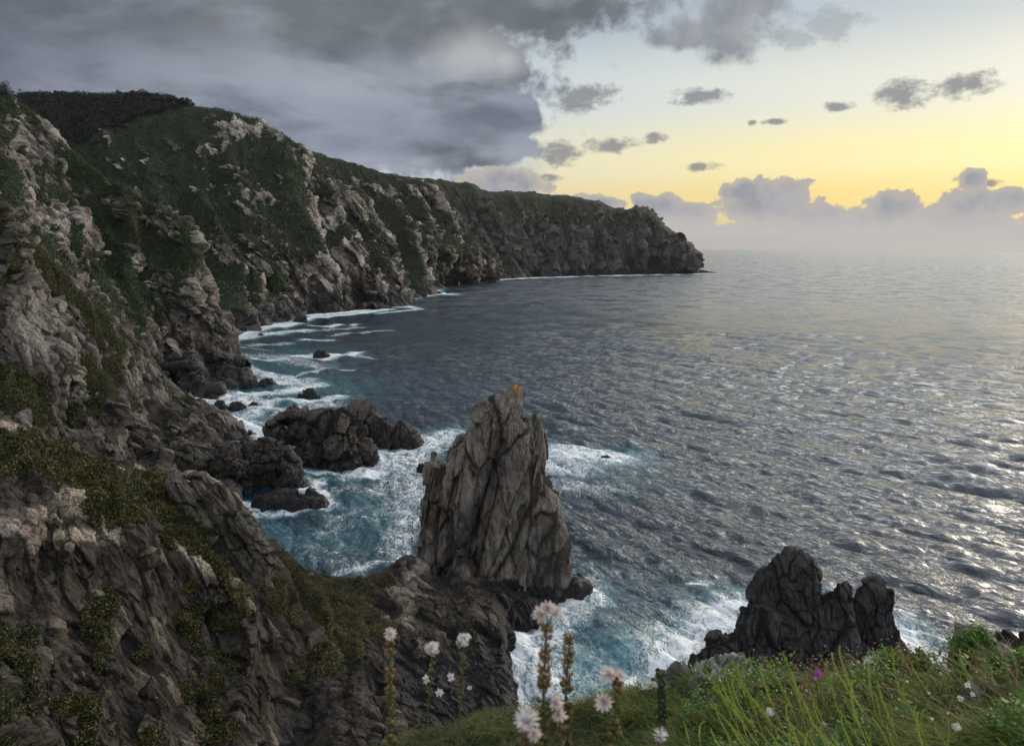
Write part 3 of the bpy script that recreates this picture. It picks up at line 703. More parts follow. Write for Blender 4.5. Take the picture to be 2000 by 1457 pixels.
rock('sea_rock', [
    ([(1985, 1243), (1968, 1262), (1960, 1290), (1958, 1330)], [(2030, 1235), (2060, 1270), (2070, 1300), (2075, 1330)], (2000, 1330), 0.5),
    ], M['black'], 'dark rock in the sea cut by the right edge of the photo, beyond the weeds', 1.4, 2.2)
rock('sea_rock', [
    ([(1288, 1316), (1278, 1322), (1270, 1330)], [(1318, 1314), (1326, 1320), (1328, 1330)], (1300, 1330), 0.5, dict(nseg=70, nrow=50)),
    ], M['black'], 'tiny black rock awash in foam left of the three-peaked black rock', 0.4, 3.3)

rock('sea_rock', [
    ([(640, 802), (618, 815), (600, 850), (590, 885), (586, 925)], [(665, 800), (690, 825), (712, 850), (735, 885), (742, 915)], (660, 918), 0.6, dict(nseg=260, nrow=200)),
    ([(570, 806), (545, 815), (535, 850), (530, 900)], [(600, 803), (625, 812), (635, 850), (640, 900)], (600, 880), 0.6, dict(nseg=160, nrow=140)),
    ([(528, 824), (517, 840), (514, 862), (514, 885)], [(540, 826), (556, 840), (566, 862), (570, 885)], (540, 878), 0.7, dict(nseg=120, nrow=100)),
    ], M['islet'], 'broad craggy brown islet just left of the pale-topped one in the cove', 3.0, 7.4, amp=0.9, strat=(60, 60), squash=0.4)
rock('sea_rock', [
    ([(697, 784), (690, 800), (690, 830), (692, 870)], [(712, 786), (732, 800), (745, 825), (762, 850), (768, 875)], (725, 868), 0.7, dict(nseg=160, nrow=140)),
    ([(776, 820), (768, 840), (764, 878)], [(788, 823), (806, 838), (818, 852), (824, 866)], (790, 877), 0.6, dict(nseg=140, nrow=100)),
    ([(735, 815), (720, 835), (715, 870)], [(755, 818), (772, 840), (785, 870)], (750, 874), 0.6, dict(nseg=120, nrow=100)),
    ], M['islet'], 'islet with a tall pale block at its left end, beside the broad craggy one', 2.6, 1.1, amp=0.7, strat=(70, 40), squash=0.5)
rock('sea_rock', [
    ([(500, 857), (470, 866), (456, 885), (452, 915), (448, 955)], [(540, 856), (562, 870), (578, 895), (586, 925), (594, 950)], (525, 955), 0.6, dict(nseg=240, nrow=200)),
    ([(560, 920), (545, 935), (535, 958)], [(575, 922), (588, 936), (595, 948)], (565, 957), 0.7, dict(nseg=90, nrow=70)),
    ([(430, 870), (415, 890), (405, 950)], [(455, 868), (480, 890), (495, 950)], (445, 965), 0.7, dict(nseg=140, nrow=120)),
    ], M['islet'], 'rounded brown rock knob at the foot of the near cliff, above the flat black reef', 2.2, 3.9, amp=0.8, strat=(60, 90), squash=0.4)
rock('sea_rock', [
    ([(530, 958), (505, 966), (495, 980), (492, 998)], [(590, 962), (618, 968), (632, 976), (638, 990)], (565, 998), 0.35, dict(nseg=160, nrow=70)),
    ], M['low'], 'long flat black reef lying in the still blue water of the cove', 1.3, 6.6, amp=0.6)

SMALL = [  # centre px, waterline py, width, height, label
    (606, 778, 42, 20, 'lone dark boulder in foam above the craggy brown islet'),
    (524, 757, 46, 18, 'black boulder off the toe of the cliff, right one of its pair'),
    (486, 758, 34, 16, 'black boulder at the toe of the cliff, left one of its pair'),
    (460, 802, 44, 18, 'long low black boulder in foam under the sloping cliff, with a tail to its right'),
    (428, 802, 32, 20, 'squat black boulder touching the foot of the cliff beside the long low one'),
    (496, 792, 18, 6, 'little flat rock awash right of the long low boulder'),
    (489, 850, 30, 8, 'flat dark rock in foam just left of the craggy brown islet'),
    (628, 698, 38, 13, 'black rock ringed by a bright collar of foam in mid bay'),
    (1186, 897, 26, 8, 'small black rock in the white water right of the tall stack'),
    (826, 926, 26, 22, 'dark rock half hidden behind the left edge of the tall stack'),
    (640, 634, 40, 7, 'flat dark reef just off the mountain shore, in a streak of foam'),
    (586, 630, 34, 13, 'black rock against the mountain shore where the foam begins'),
    (738, 603, 64, 9, 'long flat black shelf at the tip of the mountain shore'),
    (782, 588, 26, 12, 'dark block on the shore just past the long flat shelf'),
    (844, 568, 20, 12, 'pointed rock on the distant shore below the green hill'),
    (875, 573, 8, 5, 'tiny rock farthest out from the shore below the green hill'),
    (856, 574, 14, 5, 'tiny low rock between the pointed one and the farthest out'),
    (510, 656, 12, 5, 'speck of rock in the wide foam at the bend of the bay'),
    (448, 744, 22, 14, 'dark boulder against the toe of the cliff, left of the pair'),
    (415, 778, 26, 9, 'half-sunk rock in foam at the foot of the sloping cliff'),
]
for k, (cx, wy, w, h, lab) in enumerate(SMALL):
    rr = random.Random(k * 7 + 1)
    s = w * sea(cx, wy)[1] / FPX
    j = lambda q: rr.uniform(-q, q)
    L = [(cx - w * (0.12 + j(0.1)), wy - h), (cx - w * 0.34, wy - h * (0.62 + j(0.15))), (cx - w * 0.47, wy - h * 0.25), (cx - w * 0.5, wy + h * 0.25)]
    R = [(cx + w * (0.1 + j(0.1)), wy - h * 0.97), (cx + w * (0.30 + j(0.08)), wy - h * (0.6 + j(0.2))), (cx + w * 0.45, wy - h * 0.22), (cx + w * 0.5, wy + h * 0.25)]
    n = 110 if w > 25 else 60
    bs = [(L, R, (cx, wy), 0.5, dict(nseg=n, nrow=int(n * 0.7)))]
    if w > 30 and k % 2 == 0:
        bs.append(([(cx + w * 0.2, wy - h * 0.5), (cx + w * 0.12, wy + 2)], [(cx + w * 0.34, wy - h * 0.48), (cx + w * 0.62, wy + 2)], (cx + w * 0.3, wy), 0.5, dict(nseg=50, nrow=30)))
    rock('sea_rock', bs, M['low'], lab, s * 0.16, 0.37 * k, amp=0.8, squash=0.3, group='rocks awash along the bay')
rock('sea_rock', [([(1362, 528), (1358, 535)], [(1375, 529.5), (1392, 531), (1402, 533.5)], (1380, 533.6), 0.4, dict(nseg=60, nrow=24))],
     M['low'], 'low dark spit running out to sea from the tip of the far headland', 3.0, 1.0, amp=0.5)
print('rocks', time.time() - T0)

# ------------------------------------------------------------------ the sea
def build_sea():
    k = int(900 * Q); m = int(1150 * Q)
    # rings: even steps in the angle below the horizon near the land, then on to the horizon
    dep = np.linspace(math.radians(42), math.radians(0.9), k)
    r = EYE[2] / np.tan(dep)
    r = np.concatenate([[6, 20, 40], r, [4600, 5600, 7000, 9000, 12000, 16000, 21000, 28000]])
    az = np.radians(np.linspace(-50, 50, m))
    az = np.concatenate([np.radians([-180, -150, -120, -90, -70]), az, np.radians([70, 90, 120, 150, 180])])
    X = r[None] * np.sin(az)[:, None]; Y = r[None] * np.cos(az)[:, None]
    dr = np.gradient(r); sp = np.maximum(dr, r * math.radians(100) / m)[None] * np.ones((len(az), 1))
    Z = np.zeros_like(X); x = X; y = Y
    rs = np.random.default_rng(4)
    DX = np.zeros_like(X); DY = np.zeros_like(X)
    wav = 1.3 * (26 / 1.3) ** (np.linspace(0, 1, 110))
    for lam in wav:
        th = math.radians(225) + rs.normal(0, 0.40 if lam < 12 else 0.25)
        kx, ky = math.cos(th) * 2 * math.pi / lam, math.sin(th) * 2 * math.pi / lam
        a = 0.0098 * lam * rs.uniform(0.5, 1.4) * (1.0 if lam < 9 else 0.6)
        att = np.clip((lam / sp - 1.8) / 2.0, 0, 1)
        ph = kx * x + ky * y + rs.uniform(0, 6.28)
        s = np.sin(ph); Z += a * att * s
        c = np.cos(ph) * a * att * 0.9
        DX -= c * math.cos(th); DY -= c * math.sin(th)
    # gusts: patches of rougher and calmer water
    g = 1 + 0.45 * fbm(np.stack([x.ravel() / 60, y.ravel() / 60, 0 * x.ravel()], -1), 3).reshape(x.shape)
    P = np.stack([X + DX * g, Y + DY * g, Z * g], -1).reshape(-1, 3)
    B = np.stack([X, Y], -1).reshape(-1, 2)
    rad = np.hypot(B[:, 0], B[:, 1]); near = (rad < 2600) & (rad > 30) & (np.abs(np.arctan2(B[:, 0], B[:, 1])) < math.radians(50))
    idx = np.nonzero(near)[0]; Bn = B[idx]
    foam = np.zeros(len(idx)); aer = np.zeros(len(idx))
    def stroke(pts, w, s, soft=1.0):
        nonlocal foam, aer
        W = np.array([sea(a, b)[:2] for a, b in pts])
        lo = W.min(0) - w * 4; hi = W.max(0) + w * 4
        m_ = np.nonzero((Bn[:, 0] > lo[0]) & (Bn[:, 0] < hi[0]) & (Bn[:, 1] > lo[1]) & (Bn[:, 1] < hi[1]))[0]
        if not len(m_): return
        d = np.full(len(m_), 1e9); q = Bn[m_]
        if len(W) == 1: d = np.linalg.norm(q - W[0], axis=1)
        for i in range(len(W) - 1):
            ab = W[i + 1] - W[i]; t = np.clip(((q - W[i]) @ ab) / (ab @ ab + 1e-9), 0, 1)
            d = np.minimum(d, np.linalg.norm(q - W[i] - t[:, None] * ab, axis=1))
        e = np.exp(-(d / w) ** 2)
        if s > 0: foam[m_] = np.maximum(foam[m_], s * e)
        aer[m_] = np.maximum(aer[m_], min(1, abs(s)) * np.exp(-(d / (w * 1.9)) ** 2))
    for a in FOAM: stroke(*a)
    fo = np.zeros(len(P)); ae = np.zeros(len(P)); fo[idx] = foam; ae[idx] = aer
    # waves lie down a little in the sheltered cove
    o = mesh_obj('sea', P, gridf(len(az), len(r)), M['sea'], attrs=dict(foam=fo, aer=ae))
    tag(o, kind='structure')
FOAM = [
    ([(540, 1060), (700, 1050), (780, 1000), (660, 980)], 12, -0.5), ([(1090, 1300), (1200, 1330), (1250, 1300)], 8, -0.8), ([(450, 700), (600, 760), (500, 820), (560, 690)], 26, -0.5), ([(1100, 920), (1200, 930)], 16, -0.4), ([(1180, 1180), (1330, 1200)], 14, -0.4),
    ([(430, 662), (470, 650), (520, 640), (560, 636), (600, 622), (700, 612), (760, 604)], 7, 0.95), ([(455, 690), (470, 720), (480, 745)], 6, 0.9), ([(400, 768), (400, 800), (440, 830)], 6, 0.9),
    ([(450, 690), (560, 700), (640, 720)], 9, 0.42), ([(430, 790), (560, 800), (640, 790)], 8, 0.55), ([(480, 740), (600, 750)], 8, 0.6), ([(560, 650), (700, 640)], 8, 0.42), ([(830, 556), (930, 552)], 16, 0.7),
    ([(1000, 543), (1090, 542)], 12, 0.8), ([(1250, 538), (1360, 536)], 12, 0.75), ([(740, 612), (820, 604), (790, 596)], 6, 0.6), ([(640, 655), (760, 645)], 5, 0.45),
    ([(700, 880), (800, 900), (820, 940), (800, 990)], 7, 0.55), ([(590, 940), (620, 960), (640, 990)], 3, 0.7), ([(800, 1010), (780, 1080)], 5, 0.5), ([(520, 840), (500, 870)], 3, 0.9),
    # far headland and hill shore
    ([(840, 553), (900, 551), (1000, 545), (1100, 541), (1200, 538), (1365, 535)], 9, 0.95), ([(1365, 535), (1420, 534)], 8, 0.6),
    ([(1195, 539), (1240, 538)], 14, 0.9), ([(1085, 542), (1110, 541)], 14, 0.9), ([(1380, 534), (1405, 534)], 14, 0.8),
    ([(830, 560), (850, 563), (840, 573), (880, 575)], 11, 1.0), ([(790, 585), (830, 578), (870, 572)], 7, 0.9), ([(760, 592), (800, 583)], 9, 1.0), ([(770, 600), (800, 600)], 6, 0.9),
    # mountain shore
    ([(445, 660), (480, 645), (520, 636), (560, 632)], 12, 1.0), ([(590, 616), (640, 612), (715, 606)], 9, 1.0), ([(600, 618), (700, 608)], 6, 1.0),
    ([(450, 665), (470, 660), (540, 650), (600, 645)], 9, 0.7), ([(610, 636), (650, 637), (690, 634)], 4, 1.0), ([(445, 675), (560, 672)], 7, 0.45), ([(600, 664), (640, 665)], 5, 0.8),
    ([(450, 680), (520, 683)], 6, 0.5), ([(575, 694), (630, 700), (695, 690)], 4.5, 1.1), ([(610, 694), (655, 697)], 6, 1.0), ([(500, 702), (555, 702)], 3.5, 0.9), ([(690, 690), (730, 700)], 3, 0.5),
    ([(455, 700), (475, 715), (485, 740), (560, 748)], 5, 1.0), ([(480, 720), (540, 738), (600, 745)], 5, 0.75), ([(570, 735), (640, 720), (690, 722)], 2.5, 0.6),
    ([(410, 765), (440, 775), (480, 770), (560, 765), (620, 752)], 5.5, 0.9), ([(430, 790), (480, 778), (520, 800), (470, 815)], 6, 0.8), ([(445, 815), (480, 838), (515, 850)], 5, 1.0),
    ([(500, 790), (560, 780), (600, 785), (660, 776)], 4.5, 0.85), ([(540, 815), (600, 795)], 4, 0.45), ([(585, 780), (630, 782)], 2.5, 1.0), ([(460, 800), (520, 830)], 5, 0.6),
    # cove
    ([(590, 920), (600, 925), (690, 922), (745, 905), (735, 880), (760, 885), (820, 872)], 2.2, 1.1), ([(700, 925), (780, 905), (830, 880), (880, 845)], 6.5, 0.72), ([(735, 930), (745, 915), (720, 925)], 3.0, 1.1),
    ([(800, 880), (850, 850), (900, 850)], 5.5, 0.62), ([(600, 960), (625, 940)], 2.0, 1.0), ([(490, 990), (530, 1002), (620, 998), (650, 985)], 1.5, 0.95), ([(740, 960), (800, 930)], 6.0, 0.5), ([(790, 1000), (810, 970)], 3.5, 0.6),
    ([(740, 1000), (800, 990)], 9, 0.30), ([(640, 1040), (700, 1000)], 8, 0.26), ([(650, 1100), (600, 1060), (700, 1110)], 6, 0.25), ([(660, 1120), (780, 1100)], 1.5, 0.6), ([(480, 985), (500, 1010)], 2.0, 0.7), ([(640, 960), (700, 950)], 6, 0.3),
    # right of the stack
    ([(1075, 885), (1140, 890), (1200, 893)], 8.0, 0.86), ([(1075, 910), (1130, 915)], 7.0, 0.72), ([(1100, 875), (1180, 880)], 3.5, 0.8), ([(1085, 950), (1180, 955)], 6, 0.42), ([(1170, 895), (1225, 890)], 2.5, 0.9), ([(1300, 880), (1220, 905)], 3, 0.3),
    ([(1095, 1110), (1160, 1125)], 2.5, 0.6), ([(1150, 1150), (1120, 1175), (1060, 1200), (1045, 1225)], 3.0, 1.1), ([(1140, 1170), (1100, 1210), (1060, 1250)], 4.0, 0.8), ([(1000, 1250), (1000, 1330), (1010, 1380)], 4.0, 0.95),
    ([(1020, 1270), (1060, 1330), (1100, 1400)], 4.5, 0.72), ([(985, 1290), (960, 1370), (940, 1430)], 5.5, 0.95), ([(1130, 1250), (1180, 1290), (1200, 1330)], 4.5, 0.36), ([(1000, 1245), (1035, 1235)], 2.0, 1.0), ([(1080, 1300), (1180, 1350)], 4, 0.4),
    # about the black rocks
    ([(1440, 1180), (1400, 1195), (1360, 1230), (1330, 1290), (1290, 1340)], 4.2, 0.9), ([(1400, 1200), (1420, 1230)], 4.0, 1.0), ([(1330, 1260), (1300, 1310), (1320, 1350)], 5.0, 0.95), ([(1350, 1330), (1260, 1350)], 5, 0.9), ([(1350, 1190), (1260, 1250)], 4.5, 0.42),
    ([(1355, 1140), (1375, 1138)], 1.2, 0.9), ([(1770, 1230), (1790, 1270), (1790, 1310), (1700, 1300)], 2.4, 1.1), ([(1800, 1280), (1860, 1300)], 3.0, 0.8), ([(1760, 1210), (1800, 1240)], 2.4, 0.8), ([(1600, 1150), (1640, 1150)], 1.2, 0.5),
    ([(1240, 1000), (1300, 1080), (1230, 1150)], 10, 0.12), ([(1180, 1060), (1220, 1120)], 9, 0.2), ([(1950, 1280), (2000, 1240)], 1.5, 0.6),
]
m, p = material('sea water')
pos = geo()
X, Y, Z = sep(pos)
rot = (0, 0, math.radians(45))
v1 = rmap(pos, rot, (0.15, 0.46, 0.3))
w1 = noise(rmap(pos, rot, (0.05, 0.15, 0.1)), 1.0, 3, 0.5, 0.4)
w2 = noise(v1, 1.0, 5, 0.58, 0.5)
w3 = noise(rmap(pos, (0, 0, math.radians(38)), (0.5, 1.3, 0.6)), 1.0, 5, 0.6, 0.6)
fo = attr('foam'); ae = attr('aer')
fs = vmap(pos, (0.30, 0.18, 0.2), (0, 0, math.radians(20)))
lace = noise(fs, 1.5, 9, 0.72, 1.4, 'RIDGED_MULTIFRACTAL') if False else noise(fs, 1.6, 9, 0.68, 1.2)
lace2 = S.m('ABSOLUTE', noise(fs, 2.6, 6, 0.6, 1.8) - 0.5) * 2.0      # thin bright threads where it is near 0
thr = lace2.sm(0.16, 0.0)
f1 = (fo * 0.95 + (lace - 0.5) * 2.6).sm(0.40, 1.0)
f2 = thr * (fo + (lace - 0.5) * 0.7).sm(0.14, 0.5)
# rare far whitecaps out at sea
caps = noise(rmap(pos, rot, (0.04, 0.10, 0.1)), 1.0, 3, 0.6, 0.3).sm(0.70, 0.74) * w2.sm(0.55, 0.7) * 0.35
foamf = (f1 + f2 * 0.75 + caps).clamp()
deep = mix(noise(vmap(pos, (0.012, 0.012, 0.01)), 1.0, 4, 0.55).sm(0.35, 0.65), (0.004, 0.015, 0.028), (0.007, 0.024, 0.040))
wat = mix((ae * 1.0 + (lace - 0.5) * 0.8).sm(0.15, 0.95), deep, (0.06, 0.21, 0.25))
colr = mix(foamf, wat, (0.74, 0.79, 0.83))
setin(p, 'Base Color', colr); setin(p, 'IOR', 1.7)
rdist = S.m('SQRT', X * X + Y * Y)
rip = noise(rmap(pos, (0, 0, math.radians(30)), (0.03, 0.02, 0.1)), 1.0, 8, 0.75)
setin(p, 'Roughness', (foamf * 0.5 + 0.05 + rdist.sm(150.0, 1500.0) * 0.06 + rdist.sm(330.0, 1100.0) * (0.02 + rip.sm(0.36, 0.64) * 0.42)).clamp())
setin(p, 'Specular IOR Level', 0.5)
hh = w1 * 1.8 + w2 * 1.7 + w3 * 0.62 + foamf * 0.22 + noise(rmap(pos, rot, (1.8, 3.4, 1)), 1.0, 3, 0.6) * 0.11
nb = bump(hh, 1.0, 0.85)
# slopes of the ripples too small or too far for the height field, as tilts of the normal; rougher out in the open
def ncol(v_, sc_, det, rg_):
    n = S.nt.nodes.new('ShaderNodeTexNoise'); setin(n, 'Vector', v_); setin(n, 'Scale', sc_); setin(n, 'Detail', det); setin(n, 'Roughness', rg_); return S(n.outputs['Color'])
def vm(op, a, b):
    n = S.nt.nodes.new('ShaderNodeVectorMath'); n.operation = op; setin(n, 0, a)
    if isinstance(b, S): S.nt.links.new(b.s, n.inputs['Scale' if op == 'SCALE' else 1])
    elif op == 'SCALE': n.inputs['Scale'].default_value = b
    elif b is not None: n.inputs[1].default_value = b
    return S(n.outputs[0])
rr_ = S.m('SQRT', X * X + Y * Y)
openw = rr_.sm(140.0, 1000.0)
gust = noise(rmap(pos, (0, 0, math.radians(20)), (0.004, 0.012, 0.1)), 1.0, 5, 0.6).sm(0.3, 0.7)
c1_ = vm('SUBTRACT', ncol(rmap(pos, rot, (0.12, 0.34, 0.2)), 1.0, 6, 0.66), (0.5, 0.5, 0.5))
c2_ = vm('SUBTRACT', ncol(rmap(pos, rot, (0.022, 0.06, 0.1)), 1.0, 3, 0.6), (0.5, 0.5, 0.5))
tilt = vm('ADD', vm('SCALE', c1_, (openw * 0.4 + 0.34 + rr_.sm(900.0, 4000.0) * 0.9) * (gust * 0.5 + 0.75)), vm('SCALE', c2_, openw * 0.35))
c3_ = vm('SUBTRACT', ncol(rmap(pos, rot, (0.035, 0.05, 0.1)), 1.0, 4, 0.65), (0.5, 0.5, 0.5))
tilt = vm('ADD', tilt, vm('SCALE', c3_, openw * 0.9))
tilt = vm('MULTIPLY', tilt, (1.0, 1.0, 0.0))
setin(p, 'Normal', vm('NORMALIZE', vm('ADD', nb, tilt), None))
M['sea'] = m
build_sea()
print('sea', time.time() - T0)

# ------------------------------------------------------------------ leafy things
def leaf_mat(name, c1, c2, sc=3.0, trans=0.25, rough=0.6):
    m, p = material(name)
    pos = geo(); f = noise(vmap(pos, (sc, sc, sc)), 1.0, 4, 0.6)
    rnd = attr('tint')
    colr = mix((rnd * 0.7 + (f - 0.5) * 0.9 + 0.1).clamp(), c1, c2)
    setin(p, 'Base Color', colr); setin(p, 'Roughness', rough); setin(p, 'Specular IOR Level', 0.3)
    if trans:
        t = S.nt.nodes.new('ShaderNodeBsdfTranslucent'); setin(t, 'Color', colr)
        mx = S.nt.nodes.new('ShaderNodeMixShader'); mx.inputs[0].default_value = trans
        S.nt.links.new(p.outputs[0], mx.inputs[1]); S.nt.links.new(t.outputs[0], mx.inputs[2])
        out = [n for n in S.nt.nodes if n.type == 'OUTPUT_MATERIAL'][0]
        S.nt.links.new(mx.outputs[0], out.inputs['Surface'])
    return m
def unit(v): return v / (np.linalg.norm(v, axis=-1, keepdims=True) + 1e-9)
def leaves(C, size, rs, up=0.3, aspect=0.6):
    """diamond shaped little leaves at centres C"""
    n = len(C); a = unit(rs.normal(size=(n, 3)) + np.array([0, 0, up])); b = unit(np.cross(a, rs.normal(size=(n, 3))))
    s = (size * rs.uniform(0.6, 1.4, n))[:, None]
    V = np.stack([C - a * s, C + b * s * aspect, C + a * s, C - b * s * aspect], 1).reshape(-1, 3)
    F = np.arange(4 * n).reshape(-1, 4); t = np.repeat(rs.random(n), 4)
    return V, F, t
def scatter_on(pn_, sel, n, rs, lift):
    D_ = PATCH[pn_]; idx = np.nonzero(sel)[0]
    k = rs.choice(idx, n); return D_['P'][k] + rs.normal(size=(n, 3)) * lift + D_['N'][k] * lift
# far wood on the mountain top
rs = np.random.default_rng(21)
Dm = PATCH['mountainside']
selw = (Dm['veg'] > 0.3) & (Dm['px'] > -40) & (Dm['px'] < 380) & (Dm['py'] < 262 - np.clip((Dm['px'] - 210) * 0.32, -10, 60)) & (Dm['v'] > 0.05)
C0 = scatter_on('mountainside', selw, 2600, rs, 1.0)
hs = rs.uniform(3.0, 7.0, 2600)
cc = np.repeat(C0, 55, 0); h_ = np.repeat(hs, 55)
dirs = unit(rs.normal(size=(len(cc), 3))) * (rs.random(len(cc)) ** 0.4)[:, None]
cc = cc + dirs * np.stack([h_ * 0.6, h_ * 0.6, h_ * 0.55], -1) + np.stack([0 * h_, 0 * h_, h_ * 0.4], -1)
V_, F_, t_ = leaves(cc, 0.9, rs)
M['wood'] = leaf_mat('far wood leaves', (0.005, 0.008, 0.006), (0.012, 0.017, 0.010), 0.05, 0.0)
tag(mesh_obj('woodland', V_, F_, M['wood'], attrs=dict(tint=t_), smooth=False), 'dark wood covering the top of the mountain under the clouds', 'woodland', kind='stuff')
def simple_tree(base, h, w, label, seed):
    r2 = np.random.default_rng(seed)
    e = bpy.data.objects.new('tree', None); COL.objects.link(e); e.location = base; tag(e, label, 'tree')
    n = 9; z = np.linspace(0, 0.75, n) * h; rad = np.linspace(0.05, 0.015, n) * h
    th = np.linspace(0, 2 * math.pi, 8, endpoint=False)
    wob = np.cumsum(r2.normal(0, 0.02 * h, (n, 2)), 0)
    G = np.stack([wob[None, :, 0] + rad[None] * np.cos(th)[:, None], wob[None, :, 1] + rad[None] * np.sin(th)[:, None], z[None] * np.ones((8, 1))], -1)
    mesh_obj('trunk', G.reshape(-1, 3), gridf(8, n, True), M['bark'], e)
    nc = 14; cc = r2.normal(size=(nc, 3)) * np.array([w * 0.32, w * 0.32, h * 0.17]) + np.array([0, 0, h * 0.66])
    q = np.repeat(cc, 90, 0) + unit(r2.normal(size=(nc * 90, 3))) * (w * 0.2 * r2.random((nc * 90, 1)) ** 0.4)
    V, F, t = leaves(q, 0.035 * h, r2); mesh_obj('crown', V, F, M['wood'], e, False, dict(tint=t))
m, p = material('bark'); setin(p, 'Base Color', mix(noise(geo(), 8.0, 4), (0.03, 0.022, 0.016), (0.08, 0.06, 0.045))); setin(p, 'Roughness', 0.9); M['bark'] = m
Dr = PATCH['ridge']
for k, (x, h, w, lab) in enumerate([(4, 7.5, 9, 'dark tree on the skyline at the left edge, topmost on the near ridge'), (17, 5.0, 6, 'smaller dark tree on the skyline just right of the topmost one at the left edge')]):
    i = np.argmin(np.abs(Dr['px'] - x) + np.abs(Dr['py'] - (186 + x * 0.5)) * 1.0)
    simple_tree(Dr['P'][i] - np.array([0, 0, 0.8]), h, w, lab, 31 + k)
# gorse and heath on the near crags
def heath(name, pn_, sel, n, size, lift, c1, c2, seed, label):
    rs = np.random.default_rng(seed)
    m = leaf_mat(name + ' leaves', c1, c2, 0.5, 0.1)
    C = scatter_on(pn_, sel, n, rs, lift)
    md = fbm(C / (lift * 9) + 3, 3, 0.6); C = C + np.array([0, 0, 1.0]) * (np.clip(md + 0.12, -0.2, 0.6) * lift * 5.5)[:, None]
    V, F, t = leaves(C, size, rs, 0.6, 0.5)
    t = np.clip(np.repeat(0.42 + 1.5 * fbm(C / (lift * 16) + 9, 3), 4) + (t - 0.5) * 0.45, 0, 1)
    tag(mesh_obj(name, V, F, m, attrs=dict(tint=t), smooth=False), label, 'heath', kind='stuff')
Dp = PATCH['promontory']
heath('gorse', 'promontory', (Dp['veg'] > 0.6) & (Dp['px'] > -60) & (Dp['px'] < 460) & (Dp['v'] > 0.1), 150000, 0.15, 0.17, (0.022, 0.03, 0.009), (0.085, 0.07, 0.018), 41, 'mat of olive and rusty gorse along the top of the near promontory')
heath('heather', 'promontory', (Dp['veg'] > 0.5) & (Dp['px'] > 460) & (Dp['px'] < 860) & (Dp['v'] > 0.1), 90000, 0.11, 0.13, (0.05, 0.048, 0.02), (0.13, 0.115, 0.05), 42, 'dry grass and heather on the low saddle before the tall stack')
Dc = PATCH['cliff']
heath('scrub', 'cliff', (Dc['veg'] > 0.6) & (Dc['px'] > -60) & (Dc['v'] > 0.08), 90000, 0.16, 0.22, (0.02, 0.032, 0.009), (0.075, 0.066, 0.018), 43, 'low green and brown scrub in strips between the ribs of the near cliff')
heath('turf', 'ridge', (Dr['veg'] > 0.6) & (Dr['px'] > -60) & (Dr['v'] > 0.05), 90000, 0.34, 0.35, (0.014, 0.024, 0.009), (0.036, 0.05, 0.016), 44, 'rough green turf and bracken on the slopes of the left ridge')
heath('bushes', 'mountainside', (Dm['veg'] > 0.6) & (Dm['px'] > -60) & (Dm['py'] > 215) & (Dm['v'] > 0.05), 90000, 0.8, 0.75, (0.010, 0.017, 0.008), (0.030, 0.042, 0.016), 45, 'low dark bushes and bracken scattered over the mountain side')
Dh = PATCH['hill']
heath('bushes', 'hill', (Dh['veg'] > 0.6) & (Dh['v'] > 0.05), 40000, 0.9, 0.9, (0.014, 0.022, 0.010), (0.034, 0.046, 0.018), 46, 'low bushes over the green hill beyond the mountain')
M['crag'] = searock_mat('pale crag rock', 0.8, (0.035, 0.031, 0.026), (0.15, 0.135, 0.11), (0.09, 0.07, 0.05), 3.0, bdist=0.3, rot=(0, 0.6, 0))
rock('crag', [
    ([(340, 930), (333, 945), (338, 985), (360, 1020)], [(350, 929), (372, 950), (402, 990), (440, 1030)], (0, 0), 0.8, dict(nseg=120, nrow=110, d0=97, deep=6)),
    ([(376, 925), (368, 945), (376, 985), (410, 1030)], [(392, 928), (420, 955), (450, 995), (480, 1045)], (0, 0), 0.8, dict(nseg=120, nrow=110, d0=98, deep=6)),
    ([(424, 946), (416, 965), (430, 1005), (455, 1060)], [(438, 952), (462, 980), (486, 1015), (515, 1075)], (0, 0), 0.8, dict(nseg=120, nrow=110, d0=97, deep=6)),
    ([(470, 1000), (466, 1030), (490, 1080)], [(486, 1008), (512, 1050), (545, 1105)], (0, 0), 0.8, dict(nseg=90, nrow=80, d0=96, deep=6)),
    ], M['crag'], 'jagged pale crag on the crest of the near promontory, right of the green gorse', 0.9, 2.6, 'crag', amp=0.8, strat=(50, -75), squash=0.7)
print('heath', time.time() - T0)
# ------------------------------------------------------------------ the cliff top at our feet
m, p = material('cliff top soil and moss')
pos = geo(); v = vmap(pos, (1, 1, 1))
g = mix(noise(v, 9.0, 6, 0.65).sm(0.4, 0.62), (0.012, 0.02, 0.006), (0.035, 0.05, 0.014))
g = mix(noise(v, 2.2, 5, 0.6).sm(0.55, 0.68) * 0.7, g, (0.05, 0.042, 0.028))
setin(p, 'Base Color', g); setin(p, 'Roughness', 0.95); setin(p, 'Specular IOR Level', 0.1)
setin(p, 'Normal', bump(noise(v, 30.0, 6, 0.7), 0.03, 0.9)); M['soil'] = m
edge = [(-3500, 1500, 6.0), (-900, 1750, 6.0), (0, 1700, 6.4), (400, 1590, 7.0), (650, 1500, 7.4), (760, 1452, 7.4), (850, 1422, 7.4), (950, 1398, 7.0), (1050, 1384, 7.0), (1150, 1366, 6.8), (1250, 1352, 6.5),
        (1340, 1342, 6.2), (1450, 1336, 5.5), (1600, 1332, 4.8), (1750, 1328, 4.2), (1850, 1308, 3.9), (1930, 1300, 3.7), (2050, 1318, 3.5), (2600, 1340, 3.5), (5000, 1380, 3.5)]
gc = []
for (x, y, d) in edge:
    k = min(1, max(0, (x - 1000) / 700.0))
    gc.append([(x, y, d), (x, max(y + 70, 1470), d * (0.78 - 0.1 * k)), (x, 2000, 2.45 - 0.75 * k), (x, 4200, 0.42)])
